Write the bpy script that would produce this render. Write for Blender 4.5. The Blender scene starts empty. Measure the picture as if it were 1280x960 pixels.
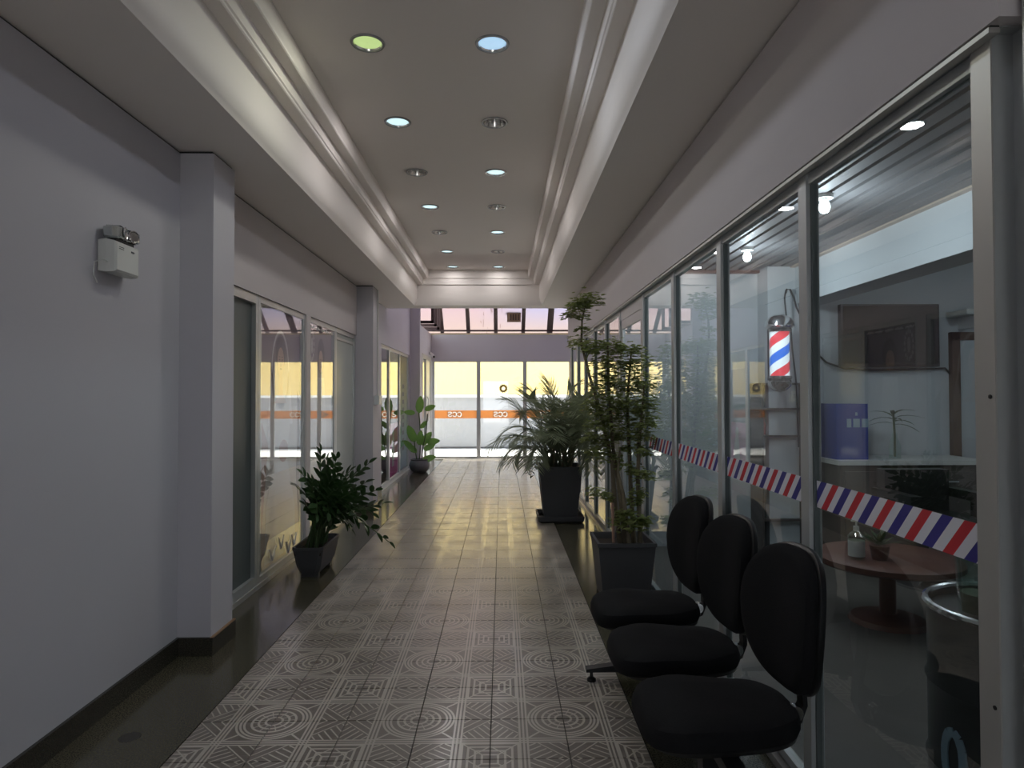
import bpy, bmesh, math, random
from mathutils import Vector, Matrix
random.seed(7)
PI = math.pi
sc = bpy.context.scene
COL = sc.collection

# ------------------------------------------------------------------ camera, sky, sun, exposure
cam_d = bpy.data.cameras.new('camera'); cam = bpy.data.objects.new('camera', cam_d); COL.objects.link(cam)
cam_d.sensor_width = 36; cam_d.lens = 816/1280*36; cam_d.clip_start = 0.02; cam_d.clip_end = 300
cam.location = (0, 0, 1.5)
cam.rotation_euler = (math.radians(90+1.05), math.radians(0.12), math.radians(-0.90))
sc.camera = cam
w = bpy.data.worlds.new('sky'); sc.world = w; w.use_nodes = True
wn = w.node_tree; wn.nodes.clear()
wo = wn.nodes.new('ShaderNodeOutputWorld'); wb = wn.nodes.new('ShaderNodeBackground')
wb.inputs[0].default_value = (0.86, 0.93, 1.0, 1); wb.inputs[1].default_value = 1.8
wn.links.new(wb.outputs[0], wo.inputs[0])
sd = bpy.data.lights.new('sun', 'SUN'); sd.energy = 6.0; sd.angle = 0.01; sd.color = (1.0, 0.93, 0.80)
sun = bpy.data.objects.new('sun', sd); COL.objects.link(sun)
sun.rotation_euler = Vector((-0.45, -0.28, -0.85)).to_track_quat('-Z', 'Y').to_euler()
sc.view_settings.view_transform = 'Standard'; sc.view_settings.look = 'None'
sc.view_settings.gamma = 1; sc.view_settings.use_curve_mapping = False
sc.view_settings.exposure = 1.08
LAMP_W = 1.9          # a corridor downlight
SHOP_W = 8.5         # a globe lamp of the barber shop

# ------------------------------------------------------------------ materials
class E:
    """a tiny expression wrapper round math nodes"""
    def __init__(s, nt, k): s.nt, s.k = nt, k
    def op(s, o, *a):
        n = s.nt.nodes.new('ShaderNodeMath'); n.operation = o
        for i, v in enumerate((s,)+a):
            if isinstance(v, E): s.nt.links.new(v.k, n.inputs[i])
            else: n.inputs[i].default_value = v
        return E(s.nt, n.outputs[0])
    def __add__(s, b): return s.op('ADD', b)
    def __sub__(s, b): return s.op('SUBTRACT', b)
    def __mul__(s, b): return s.op('MULTIPLY', b)
    def mx(s, b): return s.op('MAXIMUM', b)
    def mn(s, b): return s.op('MINIMUM', b)
    def eq(s, c, e): return s.op('COMPARE', c, e)
    def lt(s, c): return s.op('LESS_THAN', c)
    def gt(s, c): return s.op('GREATER_THAN', c)
    def fr(s): return s.op('FRACT')
    def ab(s): return s.op('ABSOLUTE')

def newmat(name):
    m = bpy.data.materials.new(name); m.use_nodes = True
    nt = m.node_tree; b = nt.nodes['Principled BSDF']
    return m, nt, b

def mixc(nt, fac, a, b):
    n = nt.nodes.new('ShaderNodeMix'); n.data_type = 'RGBA'
    for sock, v in ((n.inputs[0], fac), (n.inputs[6], a), (n.inputs[7], b)):
        if isinstance(v, E): nt.links.new(v.k, sock)
        elif hasattr(v, 'is_output'): nt.links.new(v, sock)
        else: sock.default_value = v if not isinstance(v, tuple) else (*v, 1)[:4]
    return n.outputs[2]

def mat(name, c, rough=0.5, metal=0.0, c2=None, scale=8.0, detail=4, bump=0.0, bscale=None, spec=0.5, stretch=None, sharp=None, coat=0.0, sheen=0.0):
    m, nt, b = newmat(name)
    tc = nt.nodes.new('ShaderNodeTexCoord'); mp = nt.nodes.new('ShaderNodeMapping')
    if stretch: mp.inputs['Scale'].default_value = stretch
    nt.links.new(tc.outputs['Object'], mp.inputs[0])
    no = nt.nodes.new('ShaderNodeTexNoise'); no.inputs['Scale'].default_value = scale; no.inputs['Detail'].default_value = detail
    nt.links.new(mp.outputs[0], no.inputs[0])
    f = E(nt, no.outputs[0])
    if sharp: 
        r = nt.nodes.new('ShaderNodeValToRGB'); r.color_ramp.elements[0].position = 0.5-sharp; r.color_ramp.elements[1].position = 0.5+sharp
        nt.links.new(f.k, r.inputs[0]); f = E(nt, r.outputs[0])
    if c2 is None: c2 = tuple(x*0.90 for x in c)
    nt.links.new(mixc(nt, f, tuple(c), tuple(c2)), b.inputs['Base Color'])
    b.inputs['Roughness'].default_value = rough; b.inputs['Metallic'].default_value = metal
    b.inputs['Specular IOR Level'].default_value = spec
    b.inputs['Coat Weight'].default_value = coat; b.inputs['Sheen Weight'].default_value = sheen
    if bump:
        n2 = nt.nodes.new('ShaderNodeTexNoise'); n2.inputs['Scale'].default_value = bscale or scale*6; n2.inputs['Detail'].default_value = 3
        nt.links.new(mp.outputs[0], n2.inputs[0])
        bp = nt.nodes.new('ShaderNodeBump'); bp.inputs['Strength'].default_value = bump; bp.inputs['Distance'].default_value = 0.004
        nt.links.new(n2.outputs[0], bp.inputs['Height']); nt.links.new(bp.outputs[0], b.inputs['Normal'])
    return m

def emis(name, c, s, c2=None):
    m, nt, b = newmat(name)
    b.inputs['Base Color'].default_value = (*c, 1); b.inputs['Roughness'].default_value = 0.4
    b.inputs['Emission Color'].default_value = (*c, 1); b.inputs['Emission Strength'].default_value = s
    return m

def glass(name, tint=(0.90, 0.95, 0.94), rough=0.0, ior=1.5, dust=0.0):
    m = bpy.data.materials.new(name); m.use_nodes = True
    nt = m.node_tree; nt.nodes.clear()
    out = nt.nodes.new('ShaderNodeOutputMaterial')
    tr = nt.nodes.new('ShaderNodeBsdfTransparent'); tr.inputs[0].default_value = (*tint, 1)
    tr0 = nt.nodes.new('ShaderNodeBsdfTransparent')
    gl = nt.nodes.new('ShaderNodeBsdfGlossy'); gl.inputs['Roughness'].default_value = rough; gl.inputs[0].default_value = (1, 1, 1, 1)
    fr = nt.nodes.new('ShaderNodeFresnel'); fr.inputs[0].default_value = ior
    geo = nt.nodes.new('ShaderNodeNewGeometry')
    # both surfaces of a pane reflect: F' = 2F/(1+F), put on the entry face
    f = E(nt, fr.outputs[0]); f2 = (f*2.0).op('DIVIDE', f+1.0)
    m1 = nt.nodes.new('ShaderNodeMixShader'); nt.links.new(f2.k, m1.inputs[0])
    first = tr.outputs[0]
    if dust:
        df = nt.nodes.new('ShaderNodeBsdfDiffuse'); df.inputs[0].default_value = (0.6, 0.62, 0.6, 1)
        no = nt.nodes.new('ShaderNodeTexNoise'); no.inputs['Scale'].default_value = 2.5; no.inputs['Detail'].default_value = 6
        tc = nt.nodes.new('ShaderNodeTexCoord'); nt.links.new(tc.outputs['Object'], no.inputs[0])
        md = nt.nodes.new('ShaderNodeMixShader'); nt.links.new((E(nt, no.outputs[0])*dust).k, md.inputs[0])
        nt.links.new(tr.outputs[0], md.inputs[1]); nt.links.new(df.outputs[0], md.inputs[2]); first = md.outputs[0]
    nt.links.new(first, m1.inputs[1]); nt.links.new(gl.outputs[0], m1.inputs[2])
    m2 = nt.nodes.new('ShaderNodeMixShader'); nt.links.new(geo.outputs['Backfacing'], m2.inputs[0])
    nt.links.new(m1.outputs[0], m2.inputs[1]); nt.links.new(tr0.outputs[0], m2.inputs[2])
    nt.links.new(m2.outputs[0], out.inputs[0])
    return m

T = 0.33375; TX0 = -0.0516           # tile pitch; x of a joint
TY0 = 2.726                          # y of a joint
def tile_material():
    m, nt, b = newmat('patterned_tile')
    g = nt.nodes.new('ShaderNodeNewGeometry'); s = nt.nodes.new('ShaderNodeSeparateXYZ'); nt.links.new(g.outputs['Position'], s.inputs[0])
    x = (E(nt, s.outputs[0])-(TX0-9*T))*(1/T); y = (E(nt, s.outputs[1])-(TY0-30*T))*(1/T)
    u = x.op('PINGPONG', 1.0); v = (y+1.0).op('PINGPONG', 1.0)
    r = (u*u+v*v).op('SQRT')
    W = 0.0165
    k = None
    def orr(a):
        nonlocal k
        k = a if k is None else k.mx(a)
    for c in (0.11, 0.20, 0.29): orr(r.eq(c, W))
    for c in (0.385, 0.435, 0.485): orr(r.eq(c, W*0.9))
    ang = v.op('ARCTAN2', u)*(2/PI)
    orr(((ang*3.0+0.25).fr().eq(0.5, 0.06)) * r.gt(0.11) * r.lt(0.29))
    for c in (0.515, 0.565, 0.615):
        orr(u.eq(c, W*0.8)*r.gt(0.485)); orr(v.eq(c, W*0.8)*r.gt(0.485))
    a = (u*-1.0+1.0); d = (v*-1.0+1.0); ch = a.mx(d)
    inner = ch.lt(0.375)
    for c in (0.10, 0.19, 0.28, 0.36): orr(ch.eq(c, W*0.9))
    orr((a-d).eq(0.0, 0.014)*inner*ch.gt(0.10))
    orr((a+d).eq(0.30, 0.014)*inner)
    q1 = u.gt(0.63)*v.lt(0.50)*r.gt(0.50); q2 = v.gt(0.63)*u.lt(0.50)*r.gt(0.50)
    h1 = ((u-v*0.7)*9.0).fr().lt(0.22); h2 = ((u+v)*7.0).fr().lt(0.17)
    up = (u+v).gt(1.05)
    orr(q1*h1*up); orr(q1*h2*(up*-1.0+1.0))
    h3 = ((v-u*0.7)*9.0).fr().lt(0.22)
    orr(q2*h3*up); orr(q2*h2*(up*-1.0+1.0))
    gap = r.gt(0.50)*u.lt(0.50)*v.lt(0.50)
    orr(gap*(u-v).ab().fr().eq(0.0, 0.02))
    tc = nt.nodes.new('ShaderNodeMapping'); tc.inputs['Scale'].default_value = (3, 60, 1); nt.links.new(g.outputs['Position'], tc.inputs[0])
    no = nt.nodes.new('ShaderNodeTexNoise'); no.inputs['Scale'].default_value = 3.0; no.inputs['Detail'].default_value = 5; nt.links.new(tc.outputs[0], no.inputs[0])
    n3 = nt.nodes.new('ShaderNodeTexNoise'); n3.inputs['Scale'].default_value = 1.1; nt.links.new(g.outputs['Position'], n3.inputs[0])
    base = mixc(nt, E(nt, no.outputs[0]), (0.215, 0.185, 0.158), (0.115, 0.098, 0.083))
    base = mixc(nt, (E(nt, n3.outputs[0])*0.35), base, (0.21, 0.19, 0.17))
    nt.links.new(mixc(nt, k, base, (0.52, 0.475, 0.42)), b.inputs['Base Color'])
    nt.links.new((k*-0.17+0.33).k, b.inputs['Roughness'])
    bp = nt.nodes.new('ShaderNodeBump'); bp.inputs['Strength'].default_value = 0.35; bp.inputs['Distance'].default_value = 0.0015
    nt.links.new(k.k, bp.inputs['Height']); nt.links.new(bp.outputs[0], b.inputs['Normal'])
    b.inputs['Specular IOR Level'].default_value = 0.55
    return m

def stripe_material():
    """red, white, blue and white slanting print on the window tape"""
    m, nt, b = newmat('striped_tape')
    g = nt.nodes.new('ShaderNodeNewGeometry'); s = nt.nodes.new('ShaderNodeSeparateXYZ'); nt.links.new(g.outputs['Position'], s.inputs[0])
    y = E(nt, s.outputs[1]); z = E(nt, s.outputs[2])
    # stripes lean towards the camera side as they rise
    p = ((y+(z-1.192)*0.86-1.574+0.02+1.6)*(1/0.16)).fr()
    red = p.lt(0.25); blue = p.gt(0.5)*p.lt(0.76)
    c = mixc(nt, red, (0.80, 0.80, 0.86), (0.62, 0.035, 0.05)); c = mixc(nt, blue, c, (0.045, 0.04, 0.26))
    nt.links.new(c, b.inputs['Base Color']); b.inputs['Roughness'].default_value = 0.5
    return m

def pole_material():
    m, nt, b = newmat('lit_pole_print')
    tc = nt.nodes.new('ShaderNodeTexCoord'); s = nt.nodes.new('ShaderNodeSeparateXYZ'); nt.links.new(tc.outputs['Object'], s.inputs[0])
    a = E(nt, s.outputs[1]).op('ARCTAN2', E(nt, s.outputs[0]))*(1/(2*PI))
    p = (a*1.0 - E(nt, s.outputs[2])*3.0 + 3.92).fr()
    red = p.lt(0.27); blue = p.gt(0.5)*p.lt(0.76)
    c = mixc(nt, red, (0.85, 0.93, 1.0), (0.75, 0.05, 0.07)); c = mixc(nt, blue, c, (0.03, 0.17, 0.75))
    nt.links.new(c, b.inputs['Base Color']); nt.links.new(c, b.inputs['Emission Color']); b.inputs['Emission Strength'].default_value = 0.45
    return m

def gradz(name, stops, z0, z1, rough=0.4, axis=2, noise=0.0):
    """flat printed colour that changes along the object's height"""
    m, nt, b = newmat(name)
    g = nt.nodes.new('ShaderNodeNewGeometry'); s = nt.nodes.new('ShaderNodeSeparateXYZ'); nt.links.new(g.outputs['Position'], s.inputs[0])
    f = (E(nt, s.outputs[axis])-z0)*(1/(z1-z0))
    if noise:
        no = nt.nodes.new('ShaderNodeTexNoise'); no.inputs['Scale'].default_value = 2.2; nt.links.new(g.outputs['Position'], no.inputs[0])
        f = f + (E(nt, no.outputs[0])-0.5)*noise
    r = nt.nodes.new('ShaderNodeValToRGB'); nt.links.new(f.k, r.inputs[0])
    el = r.color_ramp.elements
    while len(el) < len(stops): el.new(0.5)
    for e, (p, c) in zip(el, stops): e.position = p; e.color = (*c, 1)
    nt.links.new(r.outputs[0], b.inputs['Base Color']); b.inputs['Roughness'].default_value = rough
    return m

def roof_sheet():
    """stained translucent pinkish roof sheet"""
    m = bpy.data.materials.new('roof_sheet'); m.use_nodes = True; nt = m.node_tree; nt.nodes.clear()
    out = nt.nodes.new('ShaderNodeOutputMaterial')
    g = nt.nodes.new('ShaderNodeNewGeometry'); s = nt.nodes.new('ShaderNodeSeparateXYZ'); nt.links.new(g.outputs['Position'], s.inputs[0])
    f = (E(nt, s.outputs[0])+2.0)*0.27
    r = nt.nodes.new('ShaderNodeValToRGB'); nt.links.new(f.k, r.inputs[0]); el = r.color_ramp.elements
    el[0].color = (0.40, 0.345, 0.37, 1); el[1].color = (0.35, 0.345, 0.425, 1); el[0].position = 0.35; el[1].position = 0.75
    h = ((E(nt, s.outputs[2])-3.0)*1.6)
    col = mixc(nt, h.mx(0.0).mn(1.0), (0.42, 0.37, 0.355), r.outputs[0])
    mp = nt.nodes.new('ShaderNodeMapping'); mp.inputs['Scale'].default_value = (9, 1, 1.6); nt.links.new(g.outputs['Position'], mp.inputs[0])
    no = nt.nodes.new('ShaderNodeTexNoise'); no.inputs['Scale'].default_value = 2.0; no.inputs['Detail'].default_value = 7; nt.links.new(mp.outputs[0], no.inputs[0])
    st = E(nt, no.outputs[0]).gt(0.62) * E(nt, s.outputs[0]).eq(-0.25, 0.26) * 0.5
    col = mixc(nt, st, col, (0.18, 0.13, 0.12))
    tl = nt.nodes.new('ShaderNodeBsdfTranslucent'); df = nt.nodes.new('ShaderNodeBsdfDiffuse')
    nt.links.new(col, tl.inputs[0]); nt.links.new(col, df.inputs[0])
    mx = nt.nodes.new('ShaderNodeMixShader'); mx.inputs[0].default_value = 0.08
    nt.links.new(tl.outputs[0], mx.inputs[1]); nt.links.new(df.outputs[0], mx.inputs[2]); nt.links.new(mx.outputs[0], out.inputs[0])
    return m

def sheer(m, k):
    nt = m.node_tree; b = nt.nodes['Principled BSDF']; out = nt.nodes['Material Output']
    tl = nt.nodes.new('ShaderNodeBsdfTranslucent'); src = b.inputs['Base Color'].links[0].from_socket
    g = nt.nodes.new('ShaderNodeMix'); g.data_type = 'RGBA'; g.blend_type = 'MULTIPLY'; g.inputs[0].default_value = 0.0
    nt.links.new(src, g.inputs[6]); nt.links.new(g.outputs[2], tl.inputs[0])
    mx = nt.nodes.new('ShaderNodeMixShader'); mx.inputs[0].default_value = k
    nt.links.new(b.outputs[0], mx.inputs[1]); nt.links.new(tl.outputs[0], mx.inputs[2]); nt.links.new(mx.outputs[0], out.inputs[0])
    return m
M = dict(
    wall = mat('wall_paint', (0.55, 0.535, 0.575), 0.7, c2=(0.515, 0.50, 0.54), scale=1.5, bump=0.12, bscale=130),
    upper = mat('upper_wall_paint', (0.62, 0.575, 0.575), 0.7, c2=(0.575, 0.53, 0.535), scale=1.3, bump=0.1, bscale=130),
    ceil = mat('ceiling_paint', (0.88, 0.82, 0.77), 0.6, c2=(0.84, 0.78, 0.73), scale=0.9, bump=0.04, bscale=30),
    gap = mat('shadow_gap', (0.02, 0.02, 0.02), 0.9),
    granite = mat('dark_granite', (0.115, 0.105, 0.070), 0.14, c2=(0.040, 0.037, 0.024), scale=160, detail=6, sharp=0.12, spec=0.6),
    granite2 = mat('granite_skirting', (0.055, 0.050, 0.038), 0.25, c2=(0.022, 0.020, 0.015), scale=160, detail=6, sharp=0.12, spec=0.5),
    bullnose = mat('skirting_edge', (0.30, 0.18, 0.10), 0.3),
    grout = mat('grout', (0.035, 0.032, 0.03), 0.8),
    tile = tile_material(),
    alu = mat('grey_aluminium', (0.53, 0.55, 0.55), 0.38, metal=0.45, c2=(0.48, 0.50, 0.505), scale=3, stretch=(1, 1, .1)),
    alul = mat('light_aluminium', (0.58, 0.57, 0.54), 0.4, metal=0.55, scale=3),
    rubber = mat('rubber_seal', (0.10, 0.12, 0.12), 0.5),
    glass = glass('storefront_glass', (0.86, 0.92, 0.91), dust=0.03),
    glassc = glass('clear_glass', (0.95, 0.97, 0.97)),
    shade = glass('tinted_glass', (0.25, 0.28, 0.28)),
    vase = glass('vase_glass', (0.75, 0.88, 0.82)),
    tape = stripe_material(),
    pole = pole_material(),
    roof = roof_sheet(),
    brown = mat('brown_steel', (0.075, 0.045, 0.045), 0.5),
    darkplastic = mat('black_plastic', (0.012, 0.012, 0.012), 0.35),
    blacksteel = mat('black_steel', (0.012, 0.012, 0.013), 0.4, metal=0.3),
    fabric = mat('black_fabric', (0.011, 0.011, 0.012), 0.95, c2=(0.006, 0.006, 0.007), scale=5, bump=0.5, bscale=380, spec=0.25, sheen=0.0),
    chrome = mat('chrome', (0.7, 0.7, 0.7), 0.12, metal=1),
    pot = mat('charcoal_pot', (0.060, 0.060, 0.064), 0.6, c2=(0.045, 0.045, 0.05), scale=4, bump=0.1, bscale=60),
    bowl = mat('speckled_grey_bowl', (0.16, 0.16, 0.17), 0.45, c2=(0.08, 0.08, 0.09), scale=30, bump=0.3, bscale=30),
    soil = mat('soil', (0.045, 0.030, 0.020), 0.95, c2=(0.02, 0.014, 0.01), scale=40, bump=1.0, bscale=60),
    leaf = sheer(mat('glossy_leaf', (0.045, 0.10, 0.03), 0.3, c2=(0.022, 0.055, 0.018), scale=6), .15),
    palm = sheer(mat('palm_leaf', (0.34, 0.38, 0.26), 0.5, c2=(0.22, 0.27, 0.16), scale=5), .5),  # leaf colour made paler in place of glare haze
    aralia = sheer(mat('aralia_leaf', (0.38, 0.42, 0.16), 0.5, c2=(0.22, 0.27, 0.09), scale=5), .5),  # also brightened, haze put into the leaf colour
    bigleaf = sheer(mat('broad_leaf', (0.20, 0.36, 0.10), 0.35, c2=(0.12, 0.26, 0.06), scale=7), .4),
    stem = mat('stem', (0.21, 0.17, 0.11), 0.8, c2=(0.11, 0.09, 0.06), scale=14, bump=0.5, bscale=60),
    gstem = mat('green_stem', (0.05, 0.09, 0.03), 0.5),
    stake = mat('pinkish_stake', (0.42, 0.25, 0.19), 0.6),
    white = mat('white_plastic', (0.70, 0.71, 0.68), 0.4),
    lens = mat('clear_reflector', (0.55, 0.58, 0.58), 0.12, metal=0.8),
    mark = mat('dark_print', (0.05, 0.05, 0.06), 0.5),
    lampring = mat('lamp_ring', (0.34, 0.34, 0.34), 0.35, metal=0.5),
    reflector = mat('lamp_reflector', (0.75, 0.73, 0.70), 0.18, metal=1.0),
    lit_white = emis('lit_diffuser', (0.62, 0.86, 0.92), 0.50),
    lit_blue = emis('lit_blue_diffuser', (0.45, 0.68, 0.90), 0.42),
    lit_green = emis('lit_green_diffuser', (0.50, 0.66, 0.26), 0.42),
    globe = emis('lit_globe', (0.80, 0.94, 1.0), 9.0),
    slat = mat('dark_slats', (0.20, 0.20, 0.21), 0.5, c2=(0.14, 0.14, 0.145), scale=5, stretch=(6, .6, 1)),
    redwood = mat('reddish_wood', (0.22, 0.11, 0.10), 0.5, c2=(0.15, 0.08, 0.07), scale=4),
    beige = mat('beige_trim', (0.50, 0.42, 0.35), 0.5),
    shopwall = mat('shop_wall', (0.56, 0.60, 0.62), 0.6, scale=2),
    shopfloor = mat('shop_floor', (0.17, 0.155, 0.14), 0.35, c2=(0.12, 0.11, 0.10), scale=6),
    doorw = mat('brown_door_frame', (0.10, 0.06, 0.04), 0.5),
    tv = mat('tv_screen', (0.008, 0.008, 0.009), 0.08),
    counter = mat('counter_dark', (0.10, 0.085, 0.075), 0.4),
    bluebox = mat('blue_plastic', (0.03, 0.06, 0.33), 0.4),
    terra = mat('terracotta', (0.16, 0.065, 0.04), 0.5, c2=(0.10, 0.04, 0.03), scale=5),
    drum = mat('drum_paint', (0.05, 0.055, 0.055), 0.35, c2=(0.03, 0.035, 0.035), scale=6),
    paleblue = mat('pale_blue_print', (0.30, 0.44, 0.54), 0.5),
    orange = sheer(mat('orange_film', (0.72, 0.44, 0.24), 0.6), .75),
    letter = sheer(mat('white_film', (0.97, 0.96, 0.94), 0.5), .85),
    concrete = mat('pale_paving', (0.72, 0.71, 0.69), 0.8, scale=3, bump=0.2),
    outwall = mat('whitewashed_wall', (0.30, 0.305, 0.32), 0.8, c2=(0.27, 0.275, 0.29), scale=2, bump=0.2),
    coping = mat('white_coping', (0.9, 0.9, 0.88), 0.7),
    yellow = mat('yellow_render', (0.96, 0.72, 0.29), 0.8, c2=(0.94, 0.70, 0.27), scale=1.5),
    tan = mat('tan_vent', (0.32, 0.22, 0.14), 0.7),
    magenta = mat('magenta_print', (0.70, 0.05, 0.36), 0.4),
    pink = mat('pink_print', (0.80, 0.25, 0.42), 0.4),
    goldleaf = mat('gold_ornament', (0.42, 0.30, 0.10), 0.5),
    teal = mat('dark_teal_paint', (0.06, 0.10, 0.11), 0.5),
    cardred = mat('red_packet', (0.45, 0.10, 0.08), 0.5), cardpale = mat('pale_packet', (0.6, 0.55, 0.5), 0.5), carddark = mat('dark_packet', (0.06, 0.05, 0.07), 0.5),
    bride_bg = gradz('bridal_print', [(0.0, (0.62, 0.50, 0.40)), (0.35, (0.55, 0.50, 0.48)), (0.62, (0.50, 0.46, 0.48)), (0.8, (0.20, 0.14, 0.18)), (1.0, (0.24, 0.17, 0.21))], 0.1, 2.3, 0.35, noise=0.12),
    veil = mat('printed_veil', (0.72, 0.68, 0.70), 0.35), gown = mat('printed_gown', (0.68, 0.65, 0.64), 0.35, c2=(0.58, 0.55, 0.55), scale=5),
    hair = mat('printed_hair', (0.05, 0.025, 0.03), 0.35), skin = mat('printed_skin', (0.62, 0.40, 0.32), 0.35),
    skinsh = mat('printed_features', (0.20, 0.09, 0.08), 0.35), darkgarb = mat('printed_dark_cloth', (0.12, 0.07, 0.06), 0.35), rosy = mat('printed_rosy_cloth', (0.42, 0.24, 0.22), 0.35),
    frost = mat('pale_panel', (0.58, 0.62, 0.58), 0.25, c2=(0.55, 0.59, 0.55), scale=1, coat=0.4),
    film = gradz('yellow_green_film', [(0.0, (0.22, 0.45, 0.60)), (0.3, (0.35, 0.60, 0.55)), (0.6, (0.65, 0.72, 0.25)), (1.0, (0.72, 0.62, 0.05))], 0.1, 2.3, 0.4),
    limefilm = mat('lime_film', (0.50, 0.50, 0.06), 0.4, c2=(0.22, 0.30, 0.06), scale=5),
    woodbox = mat('shelf_unit', (0.10, 0.085, 0.08), 0.5),
)

# ------------------------------------------------------------------ mesh helpers
class MB:
    def __init__(s): s.v, s.f = [], []
    def add(s, vs, fs):
        o = len(s.v); s.v += [tuple(p) for p in vs]; s.f += [tuple(i+o for i in f) for f in fs]; return s
    def box(s, x0, x1, y0, y1, z0, z1):
        if x0 > x1: x0, x1 = x1, x0
        if y0 > y1: y0, y1 = y1, y0
        if z0 > z1: z0, z1 = z1, z0
        return s.add([(x0,y0,z0),(x1,y0,z0),(x1,y1,z0),(x0,y1,z0),(x0,y0,z1),(x1,y0,z1),(x1,y1,z1),(x0,y1,z1)],
                     [(0,3,2,1),(4,5,6,7),(0,1,5,4),(1,2,6,5),(2,3,7,6),(3,0,4,7)])
    def rings(s, rings, cap0=True, cap1=True):
        n = len(rings[0]); vs = [p for r in rings for p in r]; fs = []
        for k in range(len(rings)-1):
            for i in range(n):
                j = (i+1) % n; fs.append((k*n+i, k*n+j, (k+1)*n+j, (k+1)*n+i))
        if cap0: fs.append(tuple(range(n-1, -1, -1)))
        if cap1: fs.append(tuple((len(rings)-1)*n+i for i in range(n)))
        return s.add(vs, fs)
    def lathe(s, c, prof, n=24, cap0=True, cap1=True):
        return s.rings([[(c[0]+r*math.cos(2*PI*i/n), c[1]+r*math.sin(2*PI*i/n), c[2]+z) for i in range(n)] for r, z in prof], cap0, cap1)
    def tube(s, pts, r, n=8, caps=True):
        pts = [Vector(p) for p in pts]
        if not isinstance(r, (list, tuple)): r = [r]*len(pts)
        rs = []; up = None
        for i, p in enumerate(pts):
            d = (pts[min(i+1, len(pts)-1)]-pts[max(i-1, 0)]).normalized()
            if up is None: up = Vector((0, 0, 1)) if abs(d.z) < 0.9 else Vector((1, 0, 0))
            a = d.cross(up).normalized(); up = a.cross(d).normalized()
            rs.append([tuple(p+a*(r[i]*math.cos(2*PI*k/n))+up*(r[i]*math.sin(2*PI*k/n))) for k in range(n)])
        return s.rings(rs, caps, caps)
    def prism(s, poly, axis, a, b):
        """poly in the two other axes (in xyz order), extruded a..b along axis"""
        def P(p, t):
            q = list(p); q.insert(axis, t); return tuple(q)
        n = len(poly)
        return s.rings([[P(p, a) for p in poly], [P(p, b) for p in poly]])
    def leaf(s, base, d, nrm, L, W, fold=0.15, droop=0.0, k=(0.0, .35, .7, 1.0), wk=(0.0, 1.0, .75, 0.0)):
        base = Vector(base); d = Vector(d).normalized(); side = d.cross(Vector(nrm))
        if side.length < 1e-4: side = d.cross(Vector((0.3, 0.9, 0.1)))
        side.normalize(); up = side.cross(d).normalized()
        vs = []
        for t, ww in zip(k, wk):
            c = base+d*(L*t)-up*(droop*L*t*t)
            vs += [c-side*(W/2*ww)+up*(fold*W*ww), c, c+side*(W/2*ww)+up*(fold*W*ww)]
        fs = []
        for i in range(len(k)-1):
            a = 3*i
            fs += [(a, a+1, a+4, a+3), (a+1, a+2, a+5, a+4)]
        return s.add(vs, fs)
    def map(s, f): s.v = [tuple(f(Vector(p))) for p in s.v]; return s
    def mesh(s, name, m, off=(0, 0, 0), smooth=False, weld=True):
        me = bpy.data.meshes.new(name)
        me.from_pydata([(p[0]-off[0], p[1]-off[1], p[2]-off[2]) for p in s.v], [], s.f)
        bm = bmesh.new(); bm.from_mesh(me)
        if weld: bmesh.ops.remove_doubles(bm, verts=bm.verts, dist=1e-6)
        if smooth != 'leaf': bmesh.ops.recalc_face_normals(bm, faces=bm.faces)
        bm.to_mesh(me); bm.free()
        me.materials.append(m)
        if smooth:
            for p in me.polygons: p.use_smooth = True
            if smooth == 'auto' or smooth is True:
                try: me.set_sharp_from_angle(angle=math.radians(40))
                except Exception: pass
        return me

def wo_(o):
    p = Vector(o.location); q = o.parent
    while q: p += Vector(q.location); q = q.parent
    return p
def part(name, mb, m, parent=None, smooth=False, label=None, off=None):
    """mb is in world coordinates; the object sits at its parent's origin"""
    base = wo_(parent) if parent else Vector(off or (0, 0, 0))
    o = bpy.data.objects.new(name, mb.mesh(name, m, base, smooth)); COL.objects.link(o)
    if parent: o.parent = parent
    else: o.location = base
    if label: o['label'] = label
    return o
def tag(o, label, cat, group=None):
    o['label'] = label; o['category'] = cat
    if group: o['group'] = group
    return o
def thing(name, loc, label, cat, group=None):
    o = bpy.data.objects.new(name, None); COL.objects.link(o); o.location = loc; o.empty_display_size = 0.1
    return tag(o, label, cat, group)
def struct(name, mb=None, m=None, smooth=False, label=None):
    if mb: o = part(name, mb, m, None, smooth)
    else:
        o = bpy.data.objects.new(name, None); COL.objects.link(o)
    o['kind'] = 'structure'
    if label: o['label'] = label
    return o
def piece(name, me, parent, mtx):
    o = bpy.data.objects.new(name, me); COL.objects.link(o); o.parent = parent; o.matrix_basis = mtx
    return o
def B(*a): return MB().box(*a)

# ------------------------------------------------------------------ key planes (metres; camera at the origin, 1.5 m up, looking along +y)
LW = -1.885; LC = -1.69; LF = -1.905          # left wall, left column face, left shopfront frame face
RW = 1.08; RF = 1.115; RG = 1.142             # right upper wall, right frame face, right glass
CH = 2.943                                   # soffit height
CE = 10.73                                   # where the low ceiling ends
BY = 15.70                                   # glazed end of the atrium
Y0 = -3.6                                    # open end of the passage behind the camera
LT, RT = 2.290, 2.322                        # tops of the left and right shopfronts

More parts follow.
